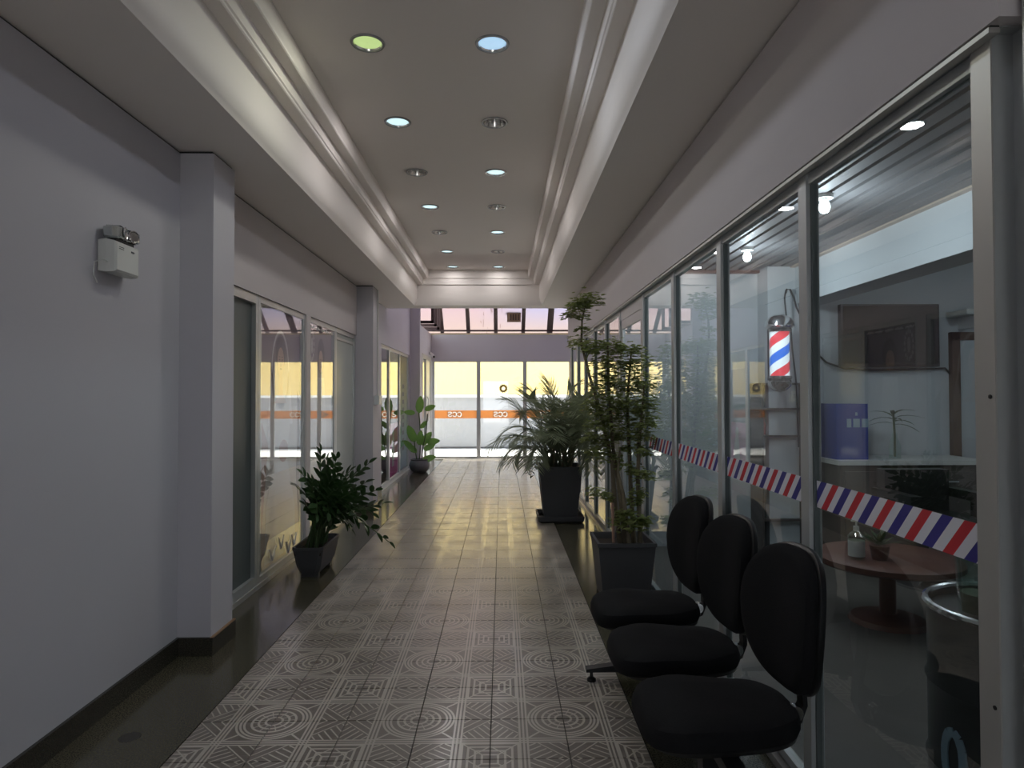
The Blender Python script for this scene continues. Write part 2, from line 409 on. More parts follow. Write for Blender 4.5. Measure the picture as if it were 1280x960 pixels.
# ------------------------------------------------------------------ floor
xl, xr = TX0-4*T, TX0+2*T
fl = struct('floor', B(-2.6, 3.4, Y0, BY+0.1, -0.12, -0.012), M['grout'], label='corridor floor of patterned tiles between dark granite bands')
part('granite_band', B(LW-0.12, xl-0.003, Y0, BY, -0.012, 0.0), M['granite'], fl, label='polished dark granite band along the left wall')
part('granite_band', MB().box(xr+0.003, 1.20, Y0, BY, -0.012, 0.0).box(1.20, 3.3, 10.55, BY, -0.012, 0.0), M['granite'], fl, label='polished dark granite band along the right shopfront')
tb = MB(); g = 0.0035
h = T/2-g/2
tb.rings([[(-h, -h, -0.012), (h, -h, -0.012), (h, h, -0.012), (-h, h, -0.012)], [(-h, -h, -0.001), (h, -h, -0.001), (h, h, -0.001), (-h, h, -0.001)],
          [(-h+.0012, -h+.0012, 0), (h-.0012, -h+.0012, 0), (h-.0012, h-.0012, 0), (-h+.0012, h-.0012, 0)]], False, True)
tile_me = tb.mesh('floor_tile', M['tile'])
rows = [TY0+k*T for k in range(-1, 39)]
for y in rows:
    for i in range(-4, 2):
        piece('floor_tile', tile_me, fl, Matrix.Translation((TX0+(i+.5)*T, y+T/2, random.uniform(-.0004, .0003))))
mb = MB()
for k in range(-26, -1):
    y = TY0+k*T
    for i in range(-4, 2): mb.box(TX0+i*T+g/2, TX0+(i+1)*T-g/2, y+g/2, y+T-g/2, -0.012, 0)
o = part('floor_tile', mb, M['tile'], fl); o['kind'] = 'stuff'

# ------------------------------------------------------------------ ceiling with its raised tray
TL, TR, TE = -1.387, 0.649, 10.38
prof = [(0, 0), (.006, .012), (.016, .026), (.028, .05), (.037, .08), (.043, .12), (.047, .18), (.047, .315), (.053, .327), (.128, .327), (.134, .333), (.134, .345), (.142, .352), (.142, .415), (.148, .427), (.215, .427), (.221, .433), (.221, .45), (.229, .46), (.229, .557)]
def loop(d, z): return [(TL+d, Y0+d+.3, CH+z), (TR-d, Y0+d+.3, CH+z), (TR-d, TE-d*.22, CH+z), (TL+d, TE-d*.22, CH+z)]
cb = MB(); cb.rings([loop(*p) for p in prof], False, False)
LAMPS = [(x, 3.67+1.068*k) for k in range(0, 7) for x in (-.755, -.050)]+[(-.050, 3.67-1.068), (-.050, 3.67-3*1.068)]
hb = bmesh.new(); eds = []
top = [hb.verts.new(p) for p in loop(*prof[-1])]
eds += [hb.edges.new((top[i], top[(i+1) % 4])) for i in range(4)]
for hx, hy in LAMPS:
    ci = [hb.verts.new((hx+.081*math.cos(2*PI*i/24), hy+.081*math.sin(2*PI*i/24), CH+.557)) for i in range(24)]
    eds += [hb.edges.new((ci[i], ci[(i+1) % 24])) for i in range(24)]
bmesh.ops.triangle_fill(hb, use_beauty=True, use_dissolve=False, edges=eds)
hb.verts.index_update()
cb.add([tuple(v.co) for v in hb.verts], [tuple(v.index for v in f.verts) for f in hb.faces]); hb.free()
a, b2 = LW-0.1, RW+0.06
cb.add([(a, Y0, CH), (TL, Y0+.3, CH), (TL, TE, CH), (a, TE, CH)], [(0, 1, 2, 3)])
cb.add([(b2, Y0, CH), (TR, Y0+.3, CH), (TR, TE, CH), (b2, TE, CH)], [(0, 1, 2, 3)])
cb.add([(a, Y0, CH), (TL, Y0+.3, CH), (TR, Y0+.3, CH), (b2, Y0, CH)], [(0, 1, 2, 3)])
cb.add([(a, TE, CH), (TL, TE, CH), (TR, TE, CH), (b2, TE, CH), (b2, CE, CH), (a, CE, CH)], [(0, 1, 2, 3, 4, 5)])
cb.add([(a, CE, CH), (b2, CE, CH), (b2, CE, 7.2), (a, CE, 7.2)], [(0, 1, 2, 3)])
struct('ceiling', cb, M['ceil'], smooth='auto', label='white plaster ceiling with a long raised tray and stepped cornice')
struct('ceiling', B(-6, 6, Y0, CE, 3.60, 3.74), M['upper'])   # slab over the passage and the shops

# ------------------------------------------------------------------ left side
WT = CH-0.014
def wall(name, boxes, m=None, label=None):
    mb = MB()
    for b in boxes: mb.box(*b)
    return struct(name, mb, m or M['wall'], label=label)
wall('wall_left', [(LW-.2, LW, Y0, 3.84, 0, WT), (LW-.2, LC, 3.84, 4.14, 0, WT)], label='plain pale grey wall on the left with its near column')
wall('wall_left', [(LW-.2, LW, 4.14, 8.50, LT, WT), (LW-.02, LW, 6.335, 6.47, 0, LT), (LW-.2, LW-.02, 6.36, 6.45, 0, LT)], M['upper'], label='pale wall over the left shopfront')
wall('wall_left', [(LW-.2, LC+.02, 8.50, 8.82, 0, WT), (LW-.2, LW, 8.82, 10.22, 0, WT)], label='second column on the left and the wall beyond it')
wall('wall_left', [(LW-.2, LW, 10.22, 13.34, 2.33, 7.2), (LW-.2, LW, 13.34, 13.5, 0, 7.2), (LW-.2, LW, 10.22, 10.25, 0, 2.33)], label='bright wall over the far left shop')
wall('wall_left', [(LW-.2, -1.69, 13.5, 13.62, 0, 7.2), (LW-.2, -1.69, 13.62, BY, 2.42, 2.985), (LW-.2, -1.69, 13.62, 13.9, 0, 2.42), (LW-.2, -1.69, BY-.12, BY, 0, 2.42)], label='jutting wall at the far left corner')
wall('wall_back', [(LW-.2, -1.0, Y0-.15, Y0, 0, 3.7), (.35, 1.3, Y0-.15, Y0, 0, 3.7), (-1.0, .35, Y0-.15, Y0, 2.3, 3.7)], label='unseen end wall added behind the camera to narrow the light, with a wide doorway')  # unseen wall, added to cut the light coming in from behind
struct('floor', B(-12, 12, -14, Y0-.15, -.15, -.02), M['concrete'])
# shadow gap under the ceiling
struct('trim_1', MB().box(LW-.18, LW-.012, Y0, 3.85, WT, CH).box(LW-.18, LC-.012, 3.85, 4.128, WT, CH).box(LW-.18, LW-.012, 4.128, 10.7, WT, CH).box(LW-.1, LC+.008, 8.512, 8.808, WT, CH), M['gap'], label='dark shadow gap along the left of the ceiling')
struct('trim_2', MB().box(RW+.012, RW+.10, 1.4, 10.56, WT, CH), M['gap'], label='dark shadow gap along the right of the ceiling')
# skirting
def skirt(name, boxes):
    mb = MB(); e = MB()
    for b in boxes: mb.box(*b)
    return struct(name, mb, M['granite2'])
skirt('baseboard_left', [(LW, LW+.016, Y0, 3.824, 0, .105), (LW, LC+.016, 3.824, 3.84, 0, .105), (LC, LC+.016, 3.84, 4.156, 0, .100), (LW, LC, 4.14, 4.156, 0, .10)])
skirt('baseboard_left', [(LW, LC+.036, 8.484, 8.50, 0, .105), (LC+.02, LC+.036, 8.50, 8.836, 0, .105), (LW, LC+.02, 8.82, 8.836, 0, .105), (LW, LW+.016, 8.836, 10.2, 0, .105)])
struct('trim_3', MB().box(LC, LC+.016, 3.826, 4.156, .100, .107), M['bullnose'], label='worn brownish edge on top of the column skirting')

# left shopfront 1 : sliding door, two poster windows, pale panel
XF0, XF1 = LF-.05, LF+.004
def frame(parent, y0, y1, z0, z1, wd=.05, x0=XF0, x1=XF1, m='alu', bot=True, wb_=None):
    wb_ = wb_ or wd
    part('frame_post', B(x0, x1, y0, y0+wb_, z0, z1), M[m], parent)
    part('frame_post', B(x0, x1, y1-wb_, y1, z0, z1), M[m], parent)
    part('frame_rail', MB().box(x0, x1, y0+wb_, y1-wb_, z1-wd, z1).box(x0+.02, x1+.008, y0, y1, z1, z1+.012), M['alul'], parent)
    if bot: part('frame_rail', B(x0, x1, y0+wb_, y1-wb_, z0, z0+wd), M[m], parent)
sill = struct('trim_4', MB().box(LF-.06, LF+.012, 4.14, 8.50, 0, .035), M['alul'], label='pale sill under the left shopfront')
d1 = struct('door_1', label='grey aluminium sliding door with dark glass beside the near column')
frame(d1, 4.145, 5.12, .035, LT, .07, wb_=.045)
part('track', MB().box(LF-.045, LF-.03, 4.19, 5.075, .035, LT-.07).box(LF-.10, LF-.04, 5.03, 5.075, .035, LT-.07), M['rubber'], d1)
leafd = part('door_leaf', MB().box(LF-.10, LF-.06, 4.19, 4.26, .05, LT-.08).box(LF-.10, LF-.06, 4.96, 5.03, .05, LT-.08).box(LF-.10, LF-.06, 4.26, 4.96, .05, .16).box(LF-.10, LF-.06, 4.26, 4.96, LT-.17, LT-.08), M['alu'], d1)
part('glass_pane', B(LF-.083, LF-.077, 4.26, 4.96, .16, LT-.17), M['shade'], d1)
part('lock', MB().box(LF-.06, LF-.045, 4.975, 5.01, .98, 1.14).box(LF-.045, LF-.03, 4.985, 5.0, 1.02, 1.10), M['darkplastic'], leafd)
w1 = struct('window_1', label='left shop window with a bridal poster behind the glass')
frame(w1, 5.125, 6.335, .035, LT, .05)
part('glass_pane', B(LF-.012, LF-.006, 5.175, 6.285, .085, LT-.05), M['glassc'], w1)
part('white_margin', B(LF-.03, LF-.022, 5.175, 5.27, .085, LT-.05), M['white'], w1)
w2 = struct('window_2', label='second left shop window with a poster behind the glass')
frame(w2, 6.47, 7.50, .035, LT, .05)
part('glass_pane', B(LF-.012, LF-.006, 6.52, 7.45, .085, LT-.05), M['glassc'], w2)
d2 = struct('door_2', label='pale green-white panel at the far end of the left shopfront')
frame(d2, 7.505, 8.49, .035, LT, .05)
part('panel', B(LF-.03, LF-.015, 7.555, 8.44, .085, LT-.05), M['frost'], d2)
part('transom', B(LF-.03, LF-.002, 7.555, 8.44, LT-.13, LT-.10), M['alul'], d2)

def pq(x, y, X=-1.93):
    Y = -X*816/(627-x); return (Y, 1.5+(495-y)*Y/816)
def flat(pts, layer, X=-1.935, px=True):
    p = [pq(*q) for q in pts] if px else pts
    return MB().prism(p, 0, X+layer*.0006, X+(layer+1)*.0006)
def ell(c, rx, rz, n=20, a0=0, a1=2*PI): return [(c[0]+rx*math.cos(a0+(a1-a0)*i/n), c[1]+rz*math.sin(a0+(a1-a0)*i/n)) for i in range(n)]
bp1 = thing('bridal_poster', (-1.935, 5.75, .1), 'large faded poster of a veiled bride in the nearer left shop window', 'poster')
part('backing', B(-1.94, -1.935, 5.28, 6.28, .09, 2.235), M['bride_bg'], bp1)
part('veil', flat(ell((5.74, 1.72), .23, .36), 0, px=False), M['veil'], bp1)
part('veil', flat([(5.51, 1.72), (5.97, 1.72), (6.08, 1.25), (5.42, 1.25)], 0, px=False), M['veil'], bp1)
part('backdrop_inside_veil', flat(ell((5.74, 1.72), .20, .33), 1, px=False), M['bride_bg'], bp1)
part('hair', flat(ell((5.74, 1.88), .125, .15), 2, px=False), M['hair'], bp1)
part('face', flat(ell((5.74, 1.80), .085, .13), 3, px=False), M['skin'], bp1)
part('neck', flat([(5.70, 1.70), (5.78, 1.70), (5.80, 1.52), (5.90, 1.44), (5.58, 1.44), (5.68, 1.52)], 2, px=False), M['skin'], bp1)
for nm_, q in (('eye', (5.705, 1.82, .02, .007)), ('eye', (5.775, 1.82, .02, .007)), ('mouth', (5.74, 1.74, .024, .008)), ('nose', (5.74, 1.775, .008, .02)), ('eyebrow', (5.705, 1.845, .024, .004)), ('eyebrow', (5.775, 1.845, .024, .004))):
    part(nm_, MB().prism(ell(q[:2], q[2], q[3], 10), 0, -1.935+.0024, -1.935+.003), M['skinsh'], bp1)
part('gown', flat([(5.52, 1.46), (5.96, 1.46), (5.99, 1.2), (5.90, .98), (6.14, .5), (6.16, .12), (5.36, .12), (5.40, .6), (5.60, .98), (5.50, 1.2)], 1, px=False), M['gown'], bp1)
part('sleeve', flat([(5.50, 1.40), (5.42, 1.15), (5.52, .92), (5.74, .98), (5.72, 1.04), (5.56, 1.04), (5.53, 1.16), (5.58, 1.36)], 2, px=False), M['veil'], bp1)
part('bouquet', flat(ell((5.82, 1.02), .12, .10, 14), 3, px=False), M['rosy'], bp1)
part('dark_cloth', flat([(6.20, 1.55), (6.28, 1.45), (6.28, .15), (6.24, .4), (6.17, .8), (6.22, 1.1)], 3, px=False), M['darkgarb'], bp1)
part('rosy_cloth', flat([(5.28, 1.3), (5.44, 1.1), (5.34, .6), (5.28, .35)], 3, px=False), M['rosy'], bp1)
cu = MB()
for (ya, yb, za, r) in ((5.36, 5.62, .20, .018), (5.60, 5.80, .25, .02), (5.80, 5.98, .17, .022), (5.95, 6.15, .20, .02)):
    cu.tube([(-1.918+.002*math.sin(k*2.), ya+(yb-ya)*k/8, za+.05*math.sin(k*1.1)-.02*k/8) for k in range(9)], [r*(.3+.5*math.sin(PI*k/8)) for k in range(9)], 7)
part('peeling_edge', cu, M['gown'], bp1, True)
bp2 = thing('bridal_poster', (-1.935, 7.0, .1), 'peeling poster with an oval emblem in the second left shop window', 'poster')
part('backing', B(-1.94, -1.935, 6.53, 7.44, .09, 2.235), M['bride_bg'], bp2)
ov = MB(); n = 28
for i in range(n):
    if i % 2: continue
    a0, a1 = 2*PI*i/n, 2*PI*(i+1.3)/n
    ov.prism([(6.68+.085*math.cos(a0), 2.02+.165*math.sin(a0)), (6.68+.085*math.cos(a1), 2.02+.165*math.sin(a1)), (6.68+.060*math.cos(a1), 2.02+.125*math.sin(a1)), (6.68+.060*math.cos(a0), 2.02+.125*math.sin(a0))], 0, -1.935, -1.9344)
part('oval_emblem', ov, M['gown'], bp2)
part('oval_centre', flat(ell((6.68, 2.02), .025, .085), 1, px=False), M['gown'], bp2)
part('hair', flat(ell((7.02, 1.93), .13, .19), 0, px=False), M['hair'], bp2)
part('face', flat(ell((7.01, 1.87), .08, .12), 1, px=False), M['skin'], bp2)
for q in ((6.98, 1.89, .018, .006), (7.045, 1.89, .018, .006)): part('eye', MB().prism(ell(q[:2], q[2], q[3], 8), 0, -1.9338, -1.9332), M['skinsh'], bp2)
part('mouth', MB().prism(ell((7.01, 1.81), .022, .007, 8), 0, -1.9338, -1.9332), M['skinsh'], bp2)
part('gown', flat([(6.88, 1.70), (7.14, 1.70), (7.22, 1.2), (7.3, .3), (7.3, .12), (6.7, .12), (6.75, .6), (6.84, 1.2)], 0, px=False), M['gown'], bp2)
cu = MB()
for k in range(5): cu.tube([(-1.916, 6.56+k*.18+.018*j, 2.215-.02*abs(math.sin(j+k))) for j in range(9)], [.006+.006*math.sin(PI*j/8) for j in range(9)], 6)
part('peeling_edge', cu, M['gown'], bp2, True)
# room behind the dark door
struct('wall_left', MB().box(-4.2, -4.1, 4.0, 8.7, 0, 3.5).box(-4.2, LW-.2, 3.95, 4.05, 0, 3.5).box(-4.2, LW-.2, 8.55, 8.65, 0, 3.5), M['upper'])
struct('floor', B(-4.2, LW-.12, 4.0, 14, -.1, -.002), M['shopfloor'])

# left shopfront 2
struct('trim_5', MB().box(LF-.06, LF+.012, 10.25, 13.34, 0, .035), M['white'], label='white sill under the far left shop')
def bay(name, y0, y1, top, label, gm='glassc'):
    w = struct(name, label=label); frame(w, y0, y1, .035, top, .05, wb_=.055)
    part('glass_pane', B(LF-.02, LF-.014, y0+.055, y1-.055, .085, top-.05), M[gm], w)
    return w
bay('window_3', 10.25, 11.08, 2.33, 'clear left pane of the far left shop with shelves behind')
w4 = bay('window_4', 11.08, 12.22, 2.33, 'middle pane of the far left shop with the magenta poster')
part('lime_film', B(LF-.026, LF-.021, 11.14, 12.16, 1.97, 2.27), M['limefilm'], w4, label='lime green film across the top of the pane')
w5 = bay('window_5', 12.22, 13.33, 2.33, 'right pane of the far left shop covered with yellow to blue film')
part('colour_film', B(LF-.026, LF-.021, 12.28, 13.27, .1, 2.27), M['film'], w5, label='film fading from yellow down to blue')
mk = MB()
for k in range(9): mk.box(LF-.0205, LF-.020, 12.66, 12.90, .45+k*.15, .53+k*.15)
part('upright_marks', mk, M['gstem'], w5)
mp_ = thing('magenta_poster', (LF-.024, 11.6, .1), 'magenta poster with a white figure low in the far left shop window', 'poster')
part('sheet', B(LF-.028, LF-.022, 11.16, 12.14, .1, 1.02), M['magenta'], mp_)
fg = MB()
fg.prism(ell((11.62, .86), .085, .075), 0, LF-.022, LF-.0212)
fg.prism([(11.56, .79), (11.70, .78), (11.78, .52), (11.72, .26), (11.50, .26), (11.50, .55)], 0, LF-.022, LF-.0212)
part('white_figure', fg, M['white'], mp_)
struct('wall_left', MB().box(-3.6, -3.5, 10.0, 13.6, 0, 3.0).box(-3.6, LW-.2, 9.98, 10.05, 0, 3.0).box(-3.6, LW-.2, 13.5, 13.58, 0, 3.0), M['wall'])
struct('ceiling', B(-3.6, LW-.2, 10.0, 13.6, 2.9, 3.0), M['upper'])
sh = thing('display_shelf', (-2.35, 10.75, 0), 'dark shelf unit full of packets inside the far left shop', 'shelf')
part('frame', MB().box(-2.5, -2.2, 10.35, 10.37, 0, 1.25).box(-2.5, -2.2, 11.0, 11.02, 0, 1.25).box(-2.5, -2.48, 10.37, 11.0, 0, 1.25), M['woodbox'], sh)
pk = 0
for k in range(4):
    part('shelf_board', B(-2.48, -2.2, 10.37, 11.0, .08+k*.30, .10+k*.30), M['woodbox'], sh)
    for j in range(5):
        hh = random.uniform(.12, .24); y = 10.39+j*.12; mm = random.choice(['cardred', 'cardpale', 'carddark', 'magenta'])
        o = part('packet', B(-2.35, -2.24, y, y+.10, .10+k*.30, .10+k*.30+hh), M[mm])
        nm = {'cardred': 'red', 'cardpale': 'pale', 'carddark': 'dark', 'magenta': 'magenta'}[mm]
        tag(o, '%s packet on the %s of the display shelf, %s from the near end' % (nm, ['bottom board', 'second board', 'third board', 'top board'][k], ['first', 'second', 'third', 'fourth', 'fifth'][j]), 'packet', 'packets on the display shelf')
# far left door in the jutting wall
d3 = struct('door_3', label='grey framed glass door in the jutting wall at the far left corner')
frame(d3, 13.9, 15.58, 0.0, 2.40, .08, x0=-1.75, x1=-1.68, bot=True)
part('middle_post', B(-1.74, -1.685, 14.60, 14.70, .08, 2.32), M['alu'], d3)
part('glass_pane', B(-1.715, -1.709, 13.98, 14.60, .08, 2.32), M['glassc'], d3)
part('door_panel', B(-1.73, -1.70, 14.70, 15.50, .08, 2.32), M['alu'], d3)
part('pull_handle', MB().tube([(-1.70, 14.78, .9), (-1.66, 14.78, .95), (-1.66, 14.78, 1.45), (-1.70, 14.78, 1.5)], .012), M['white'], d3, True)
struct('wall_left', MB().box(-3.6, -3.5, 13.6, BY, 0, 2.985).box(-3.6, LW, BY-.1, BY, 0, 2.985).box(-3.6, LW-.2, 13.6, BY, 2.8, 2.985), M['yellow'])

# ------------------------------------------------------------------ atrium : glazed end, roof
wall('wall_back', [(-1.9, 3.3, BY, BY+.2, 2.345, 2.985), (2.85, 3.3, BY, BY+.2, 0, 2.345)], M['wall'], label='grey beam wall over the glazed end')
wall('wall_right', [(3.2, 3.4, 10.57, BY, 0, 7.2), (1.08, 3.3, 10.57, 10.70, 2.9, 7.2)], M['upper'])
posts = [-1.66, -0.558, 0.558, 1.674, 2.80]
STR = {'S': [[(1, .85), (.75, 1), (.25, 1), (0, .82), (.2, .58), (.8, .42), (1, .2), (.75, 0), (.25, 0), (0, .15)]],
       'C': [[(1, .8), (.75, 1), (.3, 1), (0, .75), (0, .25), (.3, 0), (.75, 0), (1, .2)]]}
def film(x0, xa, xb):
    '''orange film with the letters C C S cut out and filled white; small cells, read from outside'''
    seg = []
    for i, ch in enumerate('CCS'):
        for st in STR[ch]:
            pts = [(x0-(i*.115+p[0]*.082), 1.008+p[1]*.105) for p in st]; seg += list(zip(pts, pts[1:]))
    def near(x, z):
        for (ax, az), (bx_, bz_) in seg:
            dx_, dz_ = bx_-ax, bz_-az; t = max(0, min(1, ((x-ax)*dx_+(z-az)*dz_)/(dx_*dx_+dz_*dz_)))
            if math.hypot(x-ax-t*dx_, z-az-t*dz_) < .0125: return True
        return False
    lo_, hi_ = MB(), MB(); xs0, xs1, zs0, zs1 = x0-.34, x0+.02, .985, 1.135; c = .0060; y0_, y1_ = BY+.050, BY+.054
    lo_.box(xa, xs0, y0_, y1_, .965, 1.155); nx = int((xs1-xs0)/c); xs1 = xs0+nx*c; lo_.box(xs1, xb, y0_, y1_, .965, 1.155)
    nz = int((zs1-zs0)/c); zs1 = zs0+nz*c; lo_.box(xs0, xs1, y0_, y1_, .965, zs0); lo_.box(xs0, xs1, y0_, y1_, zs1, 1.155)
    for j in range(nz):
        i = 0
        while i < nx:
            v = near(xs0+(i+.5)*c, zs0+(j+.5)*c); k = i
            while k < nx and near(xs0+(k+.5)*c, zs0+(j+.5)*c) == v: k += 1
            (hi_ if v else lo_).box(xs0+i*c, xs0+k*c, y0_, y1_, zs0+j*c, zs0+(j+1)*c); i = k
    return lo_, hi_
for i in range(4):
    a, b = posts[i], posts[i+1]
    wn_ = struct('window_%d' % (6+i), label=['leftmost', 'second', 'third', 'rightmost'][i]+' tall pane of the glazed end wall with its orange band')
    part('frame_post', B(a-.045, a+.045, BY+.03, BY+.09, 0, 2.345), M['alu'], wn_)
    if i == 3: part('frame_post', B(b-.045, b+.045, BY+.03, BY+.09, 0, 2.345), M['alu'], wn_)
    part('frame_rail', B(a+.045, b-.045, BY+.03, BY+.09, 0, .05), M['alu'], wn_)
    part('frame_rail', B(a+.045, b-.045, BY+.03, BY+.09, 2.32, 2.345), M['alu'], wn_)
    part('glass_pane', B(a+.045, b-.045, BY+.055, BY+.061, .05, 2.32), M['glassc'], wn_)
    cx = {0: -1.123, 1: -0.02, 2: 1.10, 3: 2.2}[i]
    # lettering CCS, meant to be read from outside, so mirrored here
    lo_, hi_ = film(cx+.145, a+.045, b-.045)
    part('orange_band', lo_, M['orange'], wn_); part('lettering', hi_, M['letter'], wn_)
    if i == 1:
        part('pale_mark', MB().prism([(.32, 1.06), (.50, 1.14), (.44, 1.06), (.52, .98)], 1, BY+.048, BY+.0495), M['beige'], wn_)
og = thing('hanging_ornament', (.04, BY-.02, 1.68), 'small gold leafy ornament hung against the middle glazed pane', 'ornament')
mb = MB()
for k in range(12):
    a = 2*PI*k/12; mb.leaf((.04+.05*math.cos(a), BY+.02, 1.68+.05*math.sin(a)), (math.cos(a+.7), -.2, math.sin(a+.7)), (0, -1, 0), .07, .045)
mb.tube([(.04+.05*math.cos(2*PI*k/12), BY+.02, 1.68+.05*math.sin(2*PI*k/12)) for k in range(13)], .008, 5)
part('wreath', mb, M['goldleaf'], og, 'leaf')

SL = 0.82  # roof slope
def rz(y): return 3.02+(BY+.05-y)*SL
rf = struct('ceiling', label='sloping atrium roof of pinkish translucent sheets between dark brown bars')
bars = [-2.45, -1.43, -0.80, -0.14, 0.52, 1.16, 1.80, 2.44, 3.25]
for a, b in zip(bars, bars[1:]):
    y1, y0 = BY+.12, CE
    part('roof_sheet', MB().add([(a, y1, rz(y1)+.06), (b, y1, rz(y1)+.06), (b, y0, rz(y0)+.06), (a, y0, rz(y0)+.06), (a, y1, rz(y1)+.066), (b, y1, rz(y1)+.066), (b, y0, rz(y0)+.066), (a, y0, rz(y0)+.066)], [(0, 1, 2, 3), (4, 5, 6, 7), (0, 1, 5, 4), (1, 2, 6, 5), (2, 3, 7, 6), (3, 0, 4, 7)]), M['roof'], rf)
for x in bars:
    y1, y0 = BY+.05, CE; q = .07 if x == 1.16 else .045
    part('roof_bar', MB().add([(x-q, y1, rz(y1)), (x+q, y1, rz(y1)), (x+q, y0, rz(y0)), (x-q, y0, rz(y0)), (x-q, y1, rz(y1)+.06), (x+q, y1, rz(y1)+.06), (x+q, y0, rz(y0)+.06), (x-q, y0, rz(y0)+.06)], [(0, 1, 2, 3), (4, 5, 6, 7), (0, 1, 5, 4), (1, 2, 6, 5), (2, 3, 7, 6), (3, 0, 4, 7)]), M['brown'], rf)
part('eaves_rail', MB().box(-2.4, 3.25, BY-.02, BY+.03, 2.99, 3.01).box(-2.4, 3.25, BY-.05, BY, 3.05, 3.09), M['brown'], rf)
for y in (13.66, 14.3, 14.95):
    zt = rz(y)
    part('bent_strut', MB().box(-2.0, -1.42, y-.025, y+.025, 3.02, 3.08).box(-1.475, -1.41, y-.025, y+.025, 3.02, zt), M['brown'], rf)
rv = thing('roof_vent', (.28, 15.28, 3.38), 'small tan slatted vent box under the atrium roof', 'vent')
part('box', B(.13, .45, 15.30, 15.36, 3.24, 3.51), M['tan'], rv)
part('slat', MB().box(.20, .23, 15.285, 15.30, 3.28, 3.42).box(.26, .29, 15.285, 15.30, 3.28, 3.42).box(.32, .35, 15.285, 15.30, 3.28, 3.42).box(.38, .41, 15.285, 15.30, 3.28, 3.42), M['doorw'], rv)
part('hanger', MB().tube([(.29, 15.33, 3.5), (.29, 15.33, 3.62)], .01), M['brown'], rv)

# outside beyond the glazed end
struct('floor', MB().box(-30, 30, BY+.1, 60, -.2, -.03), M['concrete'], label='bright paving outside the glazed end')
ow = thing('boundary_wall', (0, 19.2, -.03), 'low whitewashed boundary wall outside, with white coping', 'wall')
part('wall_face', B(-9, 9, 19.1, 19.3, -.03, 1.46), M['outwall'], ow)
part('coping', B(-9, 9, 19.05, 19.35, 1.46, 1.53), M['coping'], ow)
part('base_strip', B(-9, 9, 19.07, 19.1, -.03, .02), M['pot'], ow)
yb = thing('yellow_building', (0, 23, 0), 'sunlit pale yellow rendered building beyond the boundary wall', 'building')
part('wall_face', B(-14, 14, 23, 23.3, -.03, 4.2), M['yellow'], yb)
part('cornice', B(-14, 14, 22.9, 23.35, 4.2, 4.35), M['coping'], yb)

# ------------------------------------------------------------------ right side
wall('wall_right', [(RW, RW+.14, 1.385, 10.57, RT, WT)], M['upper'], label='pale wall over the right shopfront')
wall('wall_right', [(1.12, 1.22, Y0, 1.30, 0, WT)], M['wall'])
struct('trim_6', MB().box(1.088, 1.24, 1.0, 1.383, 2.395, WT), M['teal'], label='dark teal header at the near right corner')
struct('trim_7', MB().box(RF-.012, RF+.055, 1.50, 10.57, 0, .035).box(RF+.02, RF+.075, 1.50, 10.57, .035, .05), M['alul'], label='pale sill under the right shopfront')
struct('trim_8', MB().box(RF, RF+.06, 1.42, 10.57, RT-.004, RT+.06), M['alu'], label='head rail over the right shopfront')
struct('trim_9', MB().box(RW+.004, RW+.030, 1.42, 10.57, RT-.016, RT-.004), M['alul'], label='pale channel along the bottom edge of the right upper wall')
struct('trim_10', MB().box(RW+.008, RW+.028, 1.42, 10.57, RT-.004, RT), M['gap'], label='thin dark joint above the pale channel')
PY = [1.482, 2.392, 3.328, 4.235, 5.158, 6.16, 7.03, 7.91, 8.79, 9.63, 10.53]
ordn = ['nearest', 'second', 'third', 'fourth', 'fifth', 'sixth', 'seventh', 'eighth', 'ninth', 'farthest']
for i in range(10):
    a, b = PY[i]+.033, PY[i+1]-.033
    nm = 'window_%d' % (10+i) if i != 4 else 'door_4'
    w = struct(nm, label='%s bay of the right shopfront, counted from the camera' % ordn[i])
    part('frame_post', MB().box(RF, RF+.047, PY[i]-.031, PY[i]+.031, .05, RT), M['alu'], w)
    part('seal', MB().box(RG-.012, RG+.012, a, a+.012, .05, RT-.05).box(RG-.012, RG+.012, b-.012, b, .05, RT-.05), M['rubber'], w)
    part('frame_rail', B(RF+.008, RF+.04, a, b, RT-.05, RT-.012), M['alu'], w)
    part('frame_rail', B(RF+.008, RF+.04, a, b, .05, .085), M['alu'], w)
    if i == 4:
        part('door_leaf', MB().box(RG-.015, RG+.015, a+.012, a+.08, .085, RT-.12).box(RG-.015, RG+.015, b-.08, b-.012, .085, RT-.12).box(RG-.015, RG+.015, a+.08, b-.08, RT-.2, RT-.12).box(RG-.015, RG+.015, a+.08, b-.08, .085, .17).box(RG-.02, RG+.02, a, b, RT-.12, RT-.05), M['alu'], w)
        part('glass_pane', B(RG-.003, RG+.003, a+.08, b-.08, .17, RT-.2), M['glass'], w)
        part('pull_handle', MB().tube([(RG-.015, a+.05, .95), (RG-.05, a+.05, .97), (RG-.05, a+.05, 1.25), (RG-.015, a+.05, 1.27)], .01), M['chrome'], w, True)
    else:
        part('glass_pane', B(RG-.003, RG+.003, a+.006, b-.006, .085, RT-.05), M['glass'], w)
    if i < 4:
        part('striped_tape', B(RG-.0045, RG-.0032, a+.006, b-.006 if i < 3 else b-.1, 1.096, 1.192), M['tape'], w, label='red, white and blue slanting striped tape across the glass')
w = struct('window_20', label='near end post and jamb of the right shopfront')
part('frame_post', B(RF, RF+.047, 10.497, 10.563, .05, RT), M['alu'], w)
part('jamb', MB().box(RF+.047, RF+.06, 1.37, 1.452, 0, 2.35).box(RF+.05, 1.24, 1.40, 1.452, 0, RT), M['alu'], w)
part('frame_post', MB().box(RF, RF+.05, 1.31, 1.365, 0, 2.40), M['alul'], w)
part('cover_strip', MB().box(RF-.004, RF, 1.452, 1.515, .05, RT), M['alul'], w)
hb = MB()
